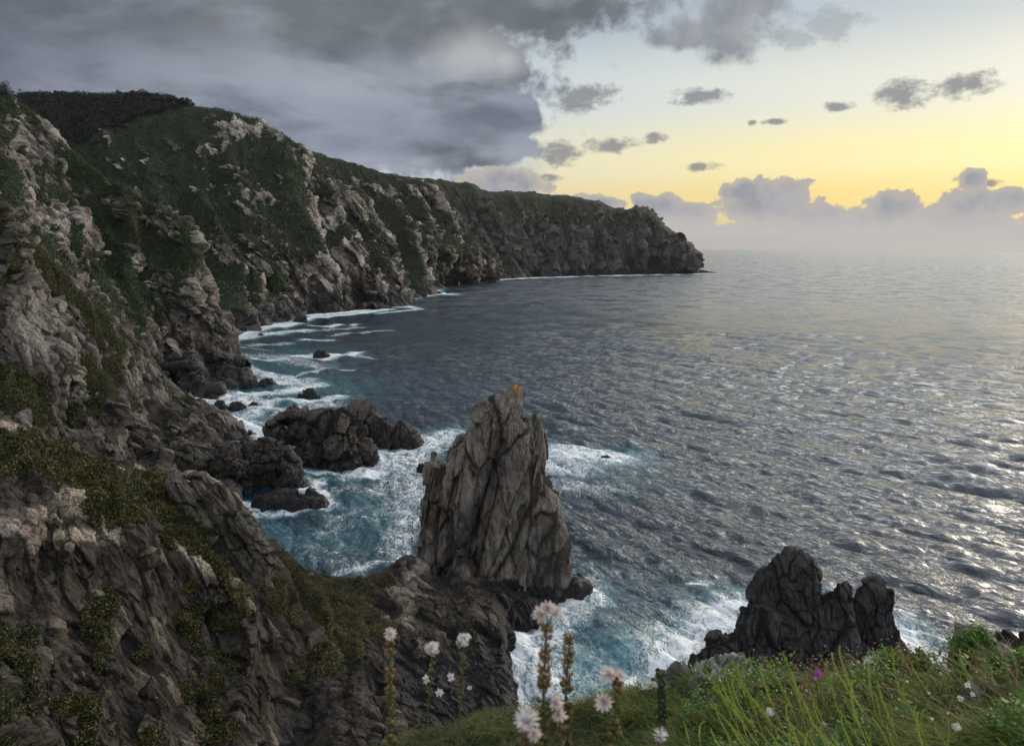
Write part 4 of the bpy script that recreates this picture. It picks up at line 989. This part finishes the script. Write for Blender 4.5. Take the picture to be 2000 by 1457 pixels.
patch('ground', gc, 420, 300, [(0, 0.5, -0.3), (0, 1.6, -1.6), (0, 5, -9), (0, 12, -27), (0, 22, 0, -4)], M['soil'], 0.22, rib=(0, 1), seed=5.5, vegbias=3.0)
Dg = PATCH['ground']
def ground_pts(n, rs, x0, x1, d0=0.0, d1=99, y0=1200, y1=1800, wfun=None):
    s = (Dg['px'] > x0) & (Dg['px'] < x1) & (Dg['py'] > y0) & (Dg['py'] < y1) & (Dg['P'][:, 1] > d0) & (Dg['P'][:, 1] < d1) & (Dg['N'][:, 2] > 0.2)
    idx = np.nonzero(s)[0]
    w = Dg['P'][idx, 1] ** 1.0 * (wfun(Dg['P'][idx]) if wfun else 1.0)
    k = rs.choice(idx, n, p=w / w.sum())
    return Dg['P'][k] + rs.normal(size=(n, 3)) * np.array([0.02, 0.03, 0.0])
def blades(P0, L, w, rs, lean=(0, 0, 0), curl=0.8, spread=0.6, seg=4):
    n = len(P0); L = L[:, None]
    d = unit(rs.normal(size=(n, 3)) * np.array([spread, spread, 0.15]) + np.array([0, 0, 1.0]) + np.array(lean))
    out = unit(np.stack([d[:, 0], d[:, 1], 0 * L[:, 0]], -1) + rs.normal(size=(n, 3)) * np.array([.3, .3, 0]))
    side = unit(np.cross(d, rs.normal(size=(n, 3))))
    rows = []
    for k in range(seg + 1):
        t = k / seg
        c = P0 + d * L * t + out * L * (curl * t * t * 0.5) - np.array([0, 0, 1.0]) * L * (curl * t * t * t * 0.42)
        ww = (w * (1 - t ** 2.2) + 0.0002)[:, None]
        rows += [c - side * ww, c + side * ww]
    V = np.stack(rows, 1).reshape(-1, 3); m_ = 2 * (seg + 1); b = np.arange(n)[:, None] * m_
    F = np.concatenate([np.stack([b[:, 0] + 2 * k, b[:, 0] + 2 * k + 1, b[:, 0] + 2 * k + 3, b[:, 0] + 2 * k + 2], -1) for k in range(seg)])
    return V, F, np.repeat(rs.random(n), m_)
M['fescue'] = leaf_mat('fine grass', (0.035, 0.05, 0.014), (0.17, 0.17, 0.06), 1.4, 0.3)
M['grass'] = leaf_mat('green grass', (0.045, 0.075, 0.016), (0.21, 0.25, 0.055), 2.0, 0.35)
M['stemgreen'] = leaf_mat('yellow green stems', (0.22, 0.29, 0.045), (0.42, 0.48, 0.10), 4.0, 0.3)
M['clover'] = leaf_mat('broad green leaves', (0.025, 0.08, 0.014), (0.12, 0.25, 0.035), 2.5, 0.3, 0.5)
M['straw'] = leaf_mat('dry stalks', (0.16, 0.11, 0.06), (0.32, 0.22, 0.13), 4.0, 0.2)
M['pinkdry'] = leaf_mat('faded pink flowers', (0.20, 0.10, 0.08), (0.42, 0.24, 0.20), 4.0, 0.2)
rs = np.random.default_rng(77)
def clump(P): 
    return np.clip(0.25 + 2.2 * fbm(P * 2.6, 3), 0.03, 2)
parts = []
n = 52000; P0 = ground_pts(n, rs, 560, 1480, 1.5, 9, 1280, 1750, clump)
hh_ = 0.5 + 1.4 * np.clip(fbm(P0 * 1.9 + 4, 3) + 0.35, 0, 1.2)
V, F, t = blades(P0, rs.uniform(0.06, 0.13, n) * hh_, rs.uniform(0.0008, 0.0017, n), rs, (-0.15, 0, 0), 1.1, 0.7)
tag(mesh_obj('fine_grass', V, F, M['fescue'], attrs=dict(tint=t)), 'fine olive grass cushions along the cliff edge at the bottom middle', 'grass', kind='stuff')
n = 42000; P0 = ground_pts(n, rs, 1180, 2600, 1.2, 9, 1250, 1850, clump)
hh_ = 0.5 + 1.4 * np.clip(fbm(P0 * 1.5 + 9, 3) + 0.35, 0, 1.2)
V, F, t = blades(P0, rs.uniform(0.07, 0.17, n) * hh_, rs.uniform(0.001, 0.0026, n), rs, (-0.35, 0.05, 0), 0.9, 0.55)
n2 = 3000; P1 = ground_pts(n2, rs, 850, 1350, 1.2, 5, 1250, 1850, clump)
V2, F2, t2 = blades(P1, rs.uniform(0.10, 0.26, n2), rs.uniform(0.0012, 0.003, n2), rs, (-0.1, 0, 0), 1.3, 0.9, 5)
tag(mesh_obj('grass', V, F, M['grass'], attrs=dict(tint=t)), 'thick green grass among the weeds at bottom right', 'grass', kind='stuff')
tag(mesh_obj('long_grass', V2, F2, M['grass'], attrs=dict(tint=t2)), 'long curling green grass blades round the white flower spikes', 'grass', kind='stuff')
def ovals(C, size, rs, up=1.2):
    n = len(C); nrm = unit(rs.normal(size=(n, 3)) * 0.6 + np.array([0, -0.2, up])); a = unit(np.cross(nrm, rs.normal(size=(n, 3)))); b = np.cross(nrm, a)
    s = (size * rs.uniform(0.5, 1.4, n))[:, None]
    th = np.linspace(0, 2 * math.pi, 7)[:-1]
    V = np.stack([C + a * s * math.cos(q) + b * s * 0.62 * math.sin(q) + nrm * s * (0.15 * math.cos(2 * q)) for q in th], 1).reshape(-1, 3)
    F = np.arange(6 * n).reshape(-1, 6)
    return V, F, np.repeat(rs.random(n), 6)
n = 30000; P0 = ground_pts(n, rs, 1330, 2600, 1.2, 9, 1270, 1850, lambda P: np.clip(0.15 + 2.5 * fbm(P * 1.8 + 20, 3), 0.02, 2))
P0[:, 2] += rs.random(n) ** 0.7 * 0.16 * (0.4 + np.clip(fbm(P0 * 1.8 + 20, 3) * 3, 0, 1))
V, F, t = ovals(P0, 0.011, rs)
tag(mesh_obj('leafy_ground_cover', V, F, M['clover'], attrs=dict(tint=t)), 'bright green clover-like leaves low among the stems at bottom right', 'leaves', kind='stuff')

def tube(pts, rad, ns=6):
    pts = np.asarray(pts); n = len(pts); T = unit(np.gradient(pts, axis=0))
    a = unit(np.cross(T, np.array([0.3, 1, 0.2]))); b = np.cross(T, a); rad = np.broadcast_to(rad, (n,))
    th = np.linspace(0, 2 * math.pi, ns, endpoint=False)
    G = pts[None] + rad[None, :, None] * (np.cos(th)[:, None, None] * a[None] + np.sin(th)[:, None, None] * b[None])
    return G.reshape(-1, 3), gridf(ns, n, True)
def beads(pts, rad, size, per, rs, asp=0.5, tilt=0.8):
    """small pointed scales standing off a curve"""
    pts = np.asarray(pts); T = unit(np.gradient(pts, axis=0)); n = len(pts); Vs = []; k = np.repeat(np.arange(n), per)
    o = unit(np.cross(T[k], rs.normal(size=(n * per, 3)))); d = unit(o * tilt + T[k]); s = np.broadcast_to(size, (n,))[k][:, None] * rs.uniform(0.7, 1.3, (n * per, 1))
    sd_ = np.cross(d, o); c = pts[k] + o * np.broadcast_to(rad, (n,))[k][:, None]
    # plump: two crossed diamonds
    up_ = np.cross(sd_, d)
    V = np.concatenate([np.stack([c, c + d * s * .5 + e * s * asp, c + d * s, c + d * s * .5 - e * s * asp], 1).reshape(-1, 3) for e in (sd_, up_)])
    return V, np.arange(len(V)).reshape(-1, 4)
def curve(a, b, bend, n=14):
    t = np.linspace(0, 1, n)[:, None]; a = np.array(a); b = np.array(b)
    return a + (b - a) * t + np.array(bend) * (4 * t * (1 - t))
# arching seed stems: a few shapes, then copies each with its own turn, lean and size
protos = []
for k in range(7):
    r2 = np.random.default_rng(300 + k)
    L = 0.42; pts = curve((0, 0, 0), (-0.20 - 0.05 * (k % 3), 0.02 * (k - 3), 0.36 - 0.03 * (k % 3)), (-0.01 - 0.012 * k, 0, 0.03 + 0.012 * (k % 4)), 30)
    V1, F1 = tube(pts, np.linspace(0.0022, 0.0011, 30), 5)
    sp = curve((0, 0, 0), (0, 0, 0), (0, 0, 0), 2)
    fine_ = np.stack([np.interp(np.linspace(9, 29, 62), np.arange(30), pts[:, c]) for c in range(3)], -1)
    V2, F2 = beads(fine_, 0.001, np.linspace(0.0115, 0.006, 62), 4, r2, 0.32)
    V = np.concatenate([V1, V2]); F = np.concatenate([F1, F2 + len(V1)])
    me_o = mesh_obj('seed_stem', V, F, M['stemgreen'], attrs=dict(tint=np.full(len(V), 0.2 + 0.1 * k)))
    protos.append(me_o)
heroes = [(1484, 1430, 1410, 1283, 3.0), (1560, 1420, 1486, 1280, 3.0), (1570, 1400, 1545, 1275, 3.1), (1640, 1410, 1592, 1288, 3.2), (1700, 1400, 1625, 1275, 3.0), (1690, 1390, 1658, 1262, 3.1), (1715, 1400, 1700, 1285, 3.3),
          (1460, 1460, 1380, 1380, 2.6), (1500, 1450, 1395, 1335, 2.8), (1540, 1460, 1440, 1300, 2.7), (1610, 1460, 1520, 1320, 2.6), (1790, 1420, 1745, 1275, 3.0), (1860, 1400, 1800, 1290, 3.1), (1370, 1457, 1362, 1400, 2.4),
          (1345, 1457, 1330, 1420, 2.4), (1420, 1480, 1345, 1455, 2.2), (1820, 1470, 1770, 1340, 2.5), (1760, 1470, 1690, 1330, 2.6), (1930, 1400, 1880, 1265, 3.2), (1990, 1420, 1960, 1310, 2.9), (1700, 1460, 1650, 1330, 2.6)]
rs = np.random.default_rng(5)
for _ in range(100):
    x = rs.uniform(1430, 2060); y = rs.uniform(1385, 1520); h = rs.uniform(60, 130)
    heroes.append((x, y, x - rs.uniform(0.05, 0.75) * h, y - h * rs.uniform(0.65, 1.0), 3.6 - (y - 1385) / 135 * 1.5))
for k, (bx, by, tx, ty, d) in enumerate(heroes):
    pr = protos[k % 7]
    o = pr if k < 7 else pr.copy()
    if k >= 7: COL.objects.link(o)
    a = at(bx, by, d); b = at(tx, ty, d + 0.12); a = a + (a - b) * 0.25; vv = b - a
    me_v = Vector((-0.25, 0, 0.33)); 
    s = np.linalg.norm(vv) / 0.42
    qrot = me_v.rotation_difference(Vector(vv)); 
    from mathutils import Quaternion
    o.location = a; o.rotation_mode = 'QUATERNION'; o.rotation_quaternion = qrot @ Quaternion((-0.25, 0, 0.33), rs.uniform(-0.7, 0.7)); o.scale = (s, s, s)
    tag(o, 'slender yellow-green seed stem leaning left among the weeds at bottom right', 'weed', 'seed stems in the weeds at bottom right')

# dry and faded bits among the weeds
n = 900; P0 = ground_pts(n, rs, 1480, 1780, 3.0, 6, 1300, 1420); P0[:, 2] += rs.uniform(0.06, 0.24, n)
V, F, t = leaves(P0, 0.006, rs, 0.2, 0.7)
n = 700; P1 = ground_pts(n, rs, 1480, 2000, 2.2, 6, 1300, 1480)
V2, F2, t2 = blades(P1, rs.uniform(0.15, 0.3, n), np.full(n, 0.0011), rs, (-0.4, 0, 0), 0.5, 0.5)
tag(mesh_obj('faded_flowers', np.concatenate([V, V2]), np.concatenate([F, F2 + len(V)]), M['pinkdry'], attrs=dict(tint=np.concatenate([t, t2]))), 'haze of faded pinkish flowers and dry stalks in the weeds below the black rocks', 'dry flowers', kind='stuff')

def petal_mat(name, c1, c2, tr=0.35):
    return leaf_mat(name, c1, c2, 20.0, tr, 0.6)
M['petal'] = petal_mat('white petal', (0.55, 0.52, 0.50), (0.74, 0.71, 0.68))
M['pinkpetal'] = petal_mat('pink tinged petal', (0.52, 0.42, 0.40), (0.72, 0.64, 0.60))
M['magenta'] = petal_mat('magenta petal', (0.38, 0.04, 0.34), (0.60, 0.10, 0.52))
M['bud'] = petal_mat('brown buds', (0.10, 0.06, 0.03), (0.26, 0.17, 0.08), 0.1)
M['pod'] = petal_mat('olive pods', (0.04, 0.04, 0.012), (0.15, 0.115, 0.03), 0.1)
M['darkbud'] = petal_mat('dark green buds', (0.012, 0.02, 0.008), (0.04, 0.055, 0.02), 0.05)
M['stem'] = petal_mat('flower stem', (0.03, 0.045, 0.012), (0.08, 0.10, 0.03), 0.05)
def ellips(C, A, R, nu=6, nv=6):
    """ellipsoids at C along axes A with radii R (n,2: long, wide)"""
    A = unit(A); n = len(C); a = unit(np.cross(A, np.array([0.31, 0.2, 0.9]))); b = np.cross(A, a)
    ph = np.linspace(0.02, math.pi - 0.02, nv); th = np.linspace(0, 2 * math.pi, nu, endpoint=False)
    V = C[:, None, None] + R[:, 0][:, None, None, None] * A[:, None, None] * np.cos(ph)[None, None, :, None] + R[:, 1][:, None, None, None] * np.sin(ph)[None, None, :, None] * (a[:, None, None] * np.cos(th)[None, :, None, None] + b[:, None, None] * np.sin(th)[None, :, None, None])
    F = gridf(nu, nv, True); F = (F[None] + (np.arange(n) * nu * nv)[:, None, None]).reshape(-1, 4)
    return V.reshape(-1, 3), F
def flower(name, c, axis, r, parent, rs, mat, np_=6, wide=0.26, cup=0.5, stamens=True, loc=None):
    axis = unit(np.array(axis, float)); a = unit(np.cross(axis, [0.2, 0.3, 0.9])); b = np.cross(axis, a); Vs = []; Fs = []; off = 0; ts = []
    for k in range(np_):
        th = 2 * math.pi * (k + rs.uniform(-0.2, 0.2)) / np_; d = a * math.cos(th) + b * math.sin(th); sd_ = np.cross(axis, d)
        u = np.linspace(0, 1, 6); cu = cup * rs.uniform(0.6, 1.4)
        for t in u:
            w = wide * r * (math.sin(math.pi * min(1, t * 0.86 + 0.1)) ** 0.8)
            p_ = c + d * r * t * (1 - 0.15 * t) + axis * r * cu * (t - 0.5 * t * t)
            Vs += [p_ - sd_ * w + axis * w * 0.25, p_, p_ + sd_ * w + axis * w * 0.25]
        for q in range(5):
            for e in (0, 1): Fs.append([off + q * 3 + e, off + q * 3 + e + 1, off + q * 3 + e + 4, off + q * 3 + e + 3])
        off += 18; ts += [rs.random()] * 18
    V = np.array(Vs); F = np.array(Fs)
    if stamens:
        n = 7
        for k in range(n):
            d = unit(axis * 1.2 + a * rs.normal() * 0.6 + b * rs.normal() * 0.6)
            V1, F1 = tube(np.array([c, c + d * r * 0.5, c + d * r * 0.8]), r * 0.018, 4); V = np.concatenate([V, V1]); F = np.concatenate([F, F1 + off]); off += len(V1); ts += [1] * len(V1)
    V = c + (V - c) * 0.88 + rs.normal(size=V.shape) * r * 0.03
    o = mesh_obj(name, V, F, mat, parent, True, dict(tint=ts)); return o
def umbel(name, c, r, parent, rs, mat, n=70):
    d = unit(rs.normal(size=(n, 3)) + np.array([0, -0.1, 0.35])); Vs = []; Fs = []; off = 0
    for k in range(n):
        a = unit(np.cross(d[k], [0.2, 0.9, 0.3])); b = np.cross(d[k], a); cc_ = c + d[k] * r * rs.uniform(0.35, 1.0)
        for j in range(5):
            th = 2 * math.pi * j / 5 + rs.random(); e = a * math.cos(th) + b * math.sin(th); f = np.cross(d[k], e); s = r * 0.30
            Vs += [cc_, cc_ + e * s * .55 + f * s * .3 + d[k] * s * .2, cc_ + e * s + d[k] * s * .45, cc_ + e * s * .55 - f * s * .3 + d[k] * s * .2]; Fs.append([off, off + 1, off + 2, off + 3]); off += 4
    return mesh_obj(name, Vs, Fs, mat, parent, True, dict(tint=rs.random(off)))
def empty(name, loc, label, cat, group=None):
    e = bpy.data.objects.new(name, None); COL.objects.link(e); e.location = loc; tag(e, label, cat, group); return e
def spike(tip, foot, d, label, seed, stem_r=0.004, buds=(0.02, 0.5), bud_mat='bud', pod_mat='pod', bsize=0.012, nb=70, flowers=(), name='asphodel', top=True, umb=False):
    """flower spike: foot at pixel foot, tip at pixel tip, both at distance d; buds between fractions from the top"""
    r2 = np.random.default_rng(seed)
    A = at(*foot, d - 0.02); B = at(*tip, d); A = A + (A - B) * 0.25
    pts = curve(A, B, (r2.normal(0, 0.006), 0, 0), 40) - A
    Len = np.linalg.norm(B - A)
    e = empty(name, A, label, 'flower')
    V, F = tube(pts, np.linspace(stem_r, stem_r * 0.55, 40), 8); mesh_obj('stem', V, F, M['stem'], e, attrs=dict(tint=np.full(len(V), 0.5)))
    T = unit(pts[-1] - pts[0])
    def along(f): return np.array([np.interp(1 - f, np.linspace(0, 1, 40), pts[:, c]) for c in range(3)]).T
    if nb:
        n1 = nb // 2
        for nm, mt, lo, hi, cnt, k in (('bud_cluster', bud_mat, buds[0], buds[0] + (buds[1] - buds[0]) * 0.4, n1, 1.0), ('pod_cluster', pod_mat, buds[0] + (buds[1] - buds[0]) * 0.35, buds[1], nb - n1, 1.25)):
            f = np.sort(r2.uniform(lo, hi, cnt)); C = along(f); ang = np.arange(cnt) * 2.4
            x = unit(np.cross(T, [0.1, 1, 0.1])); y = np.cross(T, x); o_ = x * np.cos(ang)[:, None] + y * np.sin(ang)[:, None]
            s = bsize * 0.8 * k * r2.uniform(0.55, 1.15, cnt)
            ax_ = unit(o_ * 0.75 + T); R = np.stack([s * 0.62, s * 0.42], -1)
            V, F = ellips(C + o_ * (stem_r + s * 0.42)[:, None] + T * (s * 0.3)[:, None], ax_, R)
            mesh_obj(nm, V, F, M[mt], e, attrs=dict(tint=np.repeat(r2.random(cnt), 36)))
    for (fx, fy, r, kind, ax_) in flowers:
        c = at(fx, fy, d - 0.01) - A
        j = pts[np.argmin(np.linalg.norm(pts - c + np.array([0, 0, 0.03]), axis=1))]
        if np.linalg.norm(c - j) > 0.012:
            V, F = tube(curve(j, c, (0, 0, -0.006), 8), stem_r * 0.35, 5); mesh_obj('flower_stalk', V, F, M['stem'], e, attrs=dict(tint=np.full(len(V), 0.6)))
        if kind == 'umbel': umbel('flower_head', c, r, e, r2, M['petal'])
        else: flower('flower', c, ax_, r, e, r2, M['pinkpetal' if kind == 'pink' else 'petal'], np_={'pink': 11, 'full': 20}.get(kind, 6), cup={'pink': 1.3, 'full': 1.2}.get(kind, 0.5), wide={'pink': 0.15, 'full': 0.07}.get(kind, 0.2))
    return e
U = (0.0, -0.5, 0.9)
CUP = 1.1
spike((762, 1250), (766, 1475), 1.9, 'tall spike of olive pods with one pink-white star on top, farthest left', 61, nb=80, buds=(0.0, 1.0), bsize=0.015, flowers=[(762, 1240, 0.024, 'pink', (0.1, -0.7, 0.6))])
spike((846, 1275), (836, 1475), 1.9, 'round white flower head on thin green stem with two smaller blooms beneath', 62, stem_r=0.0026, nb=26, buds=(0.05, 0.32), bsize=0.008, name='white_wildflower',
      flowers=[(845, 1266, 0.021, 'umbel', U), (834, 1326, 0.017, 'star', (-0.5, -0.7, 0.4)), (858, 1352, 0.016, 'star', (0.3, -0.8, 0.5))])
spike((906, 1262), (888, 1475), 1.9, 'round white flower head with brown wisps beneath, right one of the round pair', 63, stem_r=0.0028, nb=40, buds=(0.05, 0.40), bsize=0.008, name='white_wildflower',
      flowers=[(906, 1250, 0.020, 'umbel', U), (882, 1322, 0.017, 'star', (-0.4, -0.7, 0.4)), (917, 1345, 0.009, 'pink', U)])
spike((1068, 1222), (1062, 1480), 1.4, 'tallest flower spike with a big pale pink bloom at its top', 64, stem_r=0.0045, nb=90, buds=(0.0, 0.9), bsize=0.013,
      flowers=[(1060, 1203, 0.024, 'pink', (-0.5, -0.6, 0.8)), (1078, 1200, 0.024, 'pink', (0.5, -0.5, 0.8)), (1069, 1192, 0.022, 'pink', (0.0, -0.8, 0.9)), (1057, 1298, 0.010, 'pink', (-0.8, -0.5, 0.5))])
spike((1114, 1245), (1108, 1480), 1.45, 'flower spike of closed brown buds just right of the tallest one', 65, nb=84, buds=(-0.02, 0.85), bsize=0.013, flowers=[(1100, 1290, 0.009, 'pink', (-0.6, -0.6, 0.5))])
spike((1205, 1315), (1192, 1480), 1.35, 'flower spike tipped with pink buds and one white bloom low on its left', 66, nb=50, buds=(0.0, 0.7), bsize=0.013,
      flowers=[(1192, 1318, 0.022, 'pink', (-0.5, -0.7, 0.5)), (1208, 1322, 0.018, 'pink', (0.4, -0.5, 0.8)), (1182, 1372, 0.025, 'pink', (-0.3, -0.8, 0.6))])
spike((1032, 1425), (1028, 1500), 1.15, 'large spiky white bloom at the bottom edge, nearest to the viewer', 67, nb=30, buds=(0.0, 0.9), bsize=0.012, flowers=[(1030, 1412, 0.030, 'full', (-0.05, -0.55, 0.8)), (1040, 1430, 0.018, 'pink', (0.3, -0.8, 0.2))])
spike((1086, 1365), (1082, 1490), 1.4, 'short flower spike with a ragged white bloom between the tall spikes', 68, nb=40, buds=(0.05, 0.9), bsize=0.012, flowers=[(1085, 1372, 0.022, 'pink', (0.1, -0.8, 0.5)), (1090, 1392, 0.022, 'pink', (0.2, -0.9, 0.1))])
spike((1292, 1318), (1290, 1460), 2.0, 'narrow dark green bud spike standing alone left of the grey slab', 69, nb=90, buds=(-0.02, 0.62), bsize=0.014, bud_mat='darkbud', pod_mat='darkbud')
spike((1288, 1445), (1284, 1500), 1.7, 'spiky white bloom low at the bottom edge below the dark bud spike', 70, nb=16, buds=(0.0, 0.6), bsize=0.010, flowers=[(1288, 1440, 0.026, 'full', (0.1, -0.5, 0.9))])
# small blooms in the weeds
def bloom(px, py, d, r, label, seed, kind='umbel', mat='petal', name='white_wildflower'):
    r2 = np.random.default_rng(seed); B = at(px, py, d); A = B + np.array([r2.uniform(0.01, 0.06), 0.0, -0.2])
    e = empty(name, A, label, 'flower'); V, F = tube(curve((0, 0, 0), B - A, (0.01, 0, 0), 8), 0.0014, 5)
    mesh_obj('stem', V, F, M['stem'], e, attrs=dict(tint=np.full(len(V), 0.8)))
    if kind == 'umbel': umbel('flower_head', B - A, r, e, r2, M[mat], 60)
    else: flower('flower', B - A, (r2.normal() * 0.4, -0.6, 0.8), r, e, r2, M[mat], 5, 0.34, 0.3, False)
for k, (x, y, d, r, lab, kd, mt, nm) in enumerate([
    (1503, 1390, 2.6, 0.016, 'round white flower alone amid the leaning green stems, left of the pink haze', 'umbel', 'petal', 'white_wildflower'),
    (1394, 1312, 5.8, 0.020, 'pale thrift head at the back edge of the grey slab, left of three', 'umbel', 'pinkpetal', 'thrift'),
    (1406, 1309, 5.8, 0.018, 'pale thrift head at the back edge of the grey slab, middle of three', 'umbel', 'pinkpetal', 'thrift'),
    (1420, 1312, 5.8, 0.026, 'largest pale thrift head at the back edge of the grey slab', 'umbel', 'pinkpetal', 'thrift'),
    (1448, 1322, 5.6, 0.018, 'pale thrift head at the right end of the grey slab', 'umbel', 'pinkpetal', 'thrift'),
    (1386, 1326, 5.7, 0.014, 'tiny pale flower on the face of the grey slab', 'umbel', 'petal', 'thrift'),
    (1597, 1316, 3.4, 0.018, 'vivid magenta flower in the weeds below the black rocks', 'umbel', 'magenta', 'magenta_wildflower'),
    (1592, 1324, 3.3, 0.014, 'second magenta bloom touching the vivid one from below left', 'star', 'magenta', 'magenta_wildflower'),
    (1558, 1346, 3.2, 0.010, 'small magenta bloom left of the vivid one', 'star', 'magenta', 'magenta_wildflower'),
    (1575, 1348, 3.2, 0.008, 'small pink bloom between the small magenta one and the stems', 'star', 'pinkpetal', 'pink_wildflower'),
    (1890, 1338, 2.9, 0.018, 'flat white flower, upper one of three beside the grey stone', 'star', 'petal', 'white_wildflower'),
    (1899, 1356, 2.9, 0.016, 'tilted white flower, right one of three beside the grey stone', 'star', 'petal', 'white_wildflower'),
    (1876, 1364, 2.9, 0.018, 'white flower, left one of three beside the grey stone', 'star', 'petal', 'white_wildflower'),
    (1814, 1353, 3.0, 0.009, 'small white flower left of the three by the grey stone', 'star', 'petal', 'white_wildflower'),
    (1868, 1420, 2.4, 0.015, 'clustered white flower low down below the three by the stone', 'umbel', 'petal', 'white_wildflower'),
    (1997, 1380, 2.6, 0.014, 'white flower cut by the right edge, upper one', 'umbel', 'petal', 'white_wildflower'),
    (1985, 1393, 2.5, 0.017, 'broad white flower near the right edge, lower one', 'star', 'petal', 'white_wildflower'),
    (1948, 1398, 2.6, 0.010, 'small cream flower left of the two at the right edge', 'star', 'petal', 'white_wildflower'),
    (1850, 1392, 2.6, 0.009, 'small white flower amid green leaves below the stems', 'star', 'petal', 'white_wildflower'),
    (1820, 1403, 2.5, 0.009, 'faint white flower down in the clover leaves', 'star', 'petal', 'white_wildflower'),
    ]): bloom(x, y, d, r, lab, 500 + k, kd, mt, nm)
# stones of the cliff top
M['slab'] = searock_mat('grey cliff top stone', 3.5, (0.10, 0.098, 0.092), (0.24, 0.235, 0.22), (0.17, 0.15, 0.12), 5.0, bdist=0.03, stretch=(0.5, 1, 1.5))
rock('boulder', [([(1375, 1318), (1350, 1326), (1330, 1336), (1325, 1352)], [(1430, 1312), (1470, 1318), (1500, 1330), (1510, 1352)], (0, 0), 0.8, dict(nseg=120, nrow=60, d0=5.7, deep=0.6))],
     M['slab'], 'low pale grey slab at the cliff edge, under the left foot of the black rocks', 0.12, 1.9, 'rock', amp=0.6, squash=0.2)
rock('boulder', [([(1880, 1226), (1866, 1250), (1856, 1290), (1850, 1330)], [(1905, 1224), (1935, 1245), (1958, 1268), (1975, 1295), (1985, 1330)], (0, 0), 0.7, dict(nseg=120, nrow=90, d0=4.3, deep=0.6))],
     M['slab'], 'grey stone with a sloping right side behind the leafy shrub at the right', 0.13, 4.9, 'rock', amp=0.6, squash=0.2)
rock('boulder', [([(1915, 1332), (1898, 1345), (1892, 1370)], [(1950, 1330), (1968, 1345), (1975, 1370)], (0, 0), 0.7, dict(nseg=90, nrow=50, d0=2.95, deep=0.3))],
     M['slab'], 'dull grey stone sunk in the grass right of three white flowers', 0.07, 2.9, 'rock', amp=0.6, squash=0.2)
# leafy shrub on the skyline of the bank
def shrub(px, py, d, w, h, n, label, seed, mat):
    r2 = np.random.default_rng(seed); A = at(px, py, d); e = empty('shrub', A, label, 'shrub')
    Vs = []; Fs = []; off = 0; LC = []
    for k in range(26):
        tip = np.array([r2.uniform(-w, w) * 0.9, r2.uniform(-0.5, 0.5) * w, h * r2.uniform(0.45, 1.0)]); c = curve((r2.normal(0, w * 0.15), 0, -0.05), tip, (0, 0, h * 0.1), 10)
        V, F = tube(c, np.linspace(0.003, 0.001, 10), 4); Vs.append(V); Fs.append(F + off); off += len(V)
        kk = r2.integers(3, 10, n // 26); LC.append(c[kk] + r2.normal(size=(len(kk), 3)) * 0.016)
    V = np.concatenate(Vs); mesh_obj('stems', V, np.concatenate(Fs), M['stem'], e, attrs=dict(tint=np.full(len(V), 0.5)))
    V, F, t = leaves(np.concatenate(LC), 0.013, r2, 0.6, 0.35); mesh_obj('foliage', V, F, mat, e, False, dict(tint=t))
shrub(1893, 1300, 3.9, 0.13, 0.19, 5200, 'dark leafy shrub standing up before the sloping grey stone', 81, M['clover'])
shrub(1770, 1315, 3.9, 0.15, 0.11, 3000, 'wiry low shrub against the foam, left of the dark leafy one', 82, M['grass'])
shrub(1985, 1320, 3.5, 0.12, 0.12, 2600, 'green shrub at the right edge in front of the dark sea rock', 83, M['grass'])
print('foreground', time.time() - T0)


# ------------------------------------------------------------------ sea air
m = bpy.data.materials.new('sea air'); m.use_nodes = True; S.nt = m.node_tree; S.nt.nodes.clear()
out = S.nt.nodes.new('ShaderNodeOutputMaterial'); pv = S.nt.nodes.new('ShaderNodeVolumePrincipled')
pv.inputs['Color'].default_value = (0.60, 0.61, 0.63, 1); pv.inputs['Density'].default_value = 0.000018; pv.inputs['Anisotropy'].default_value = 0.2
S.nt.links.new(pv.outputs[0], out.inputs['Volume'])
hx = 29500.0; zb, zt = -6.0, 330.0
Vb = np.array([[x, y, z] for x in (-hx, hx) for y in (-hx, hx) for z in (zb, zt)])
Fb = np.array([[0, 1, 3, 2], [4, 6, 7, 5], [0, 4, 5, 1], [2, 3, 7, 6], [0, 2, 6, 4], [1, 5, 7, 3]])
tag(mesh_obj('haze', Vb, Fb, m, smooth=False), kind='stuff')
print('done', time.time() - T0)
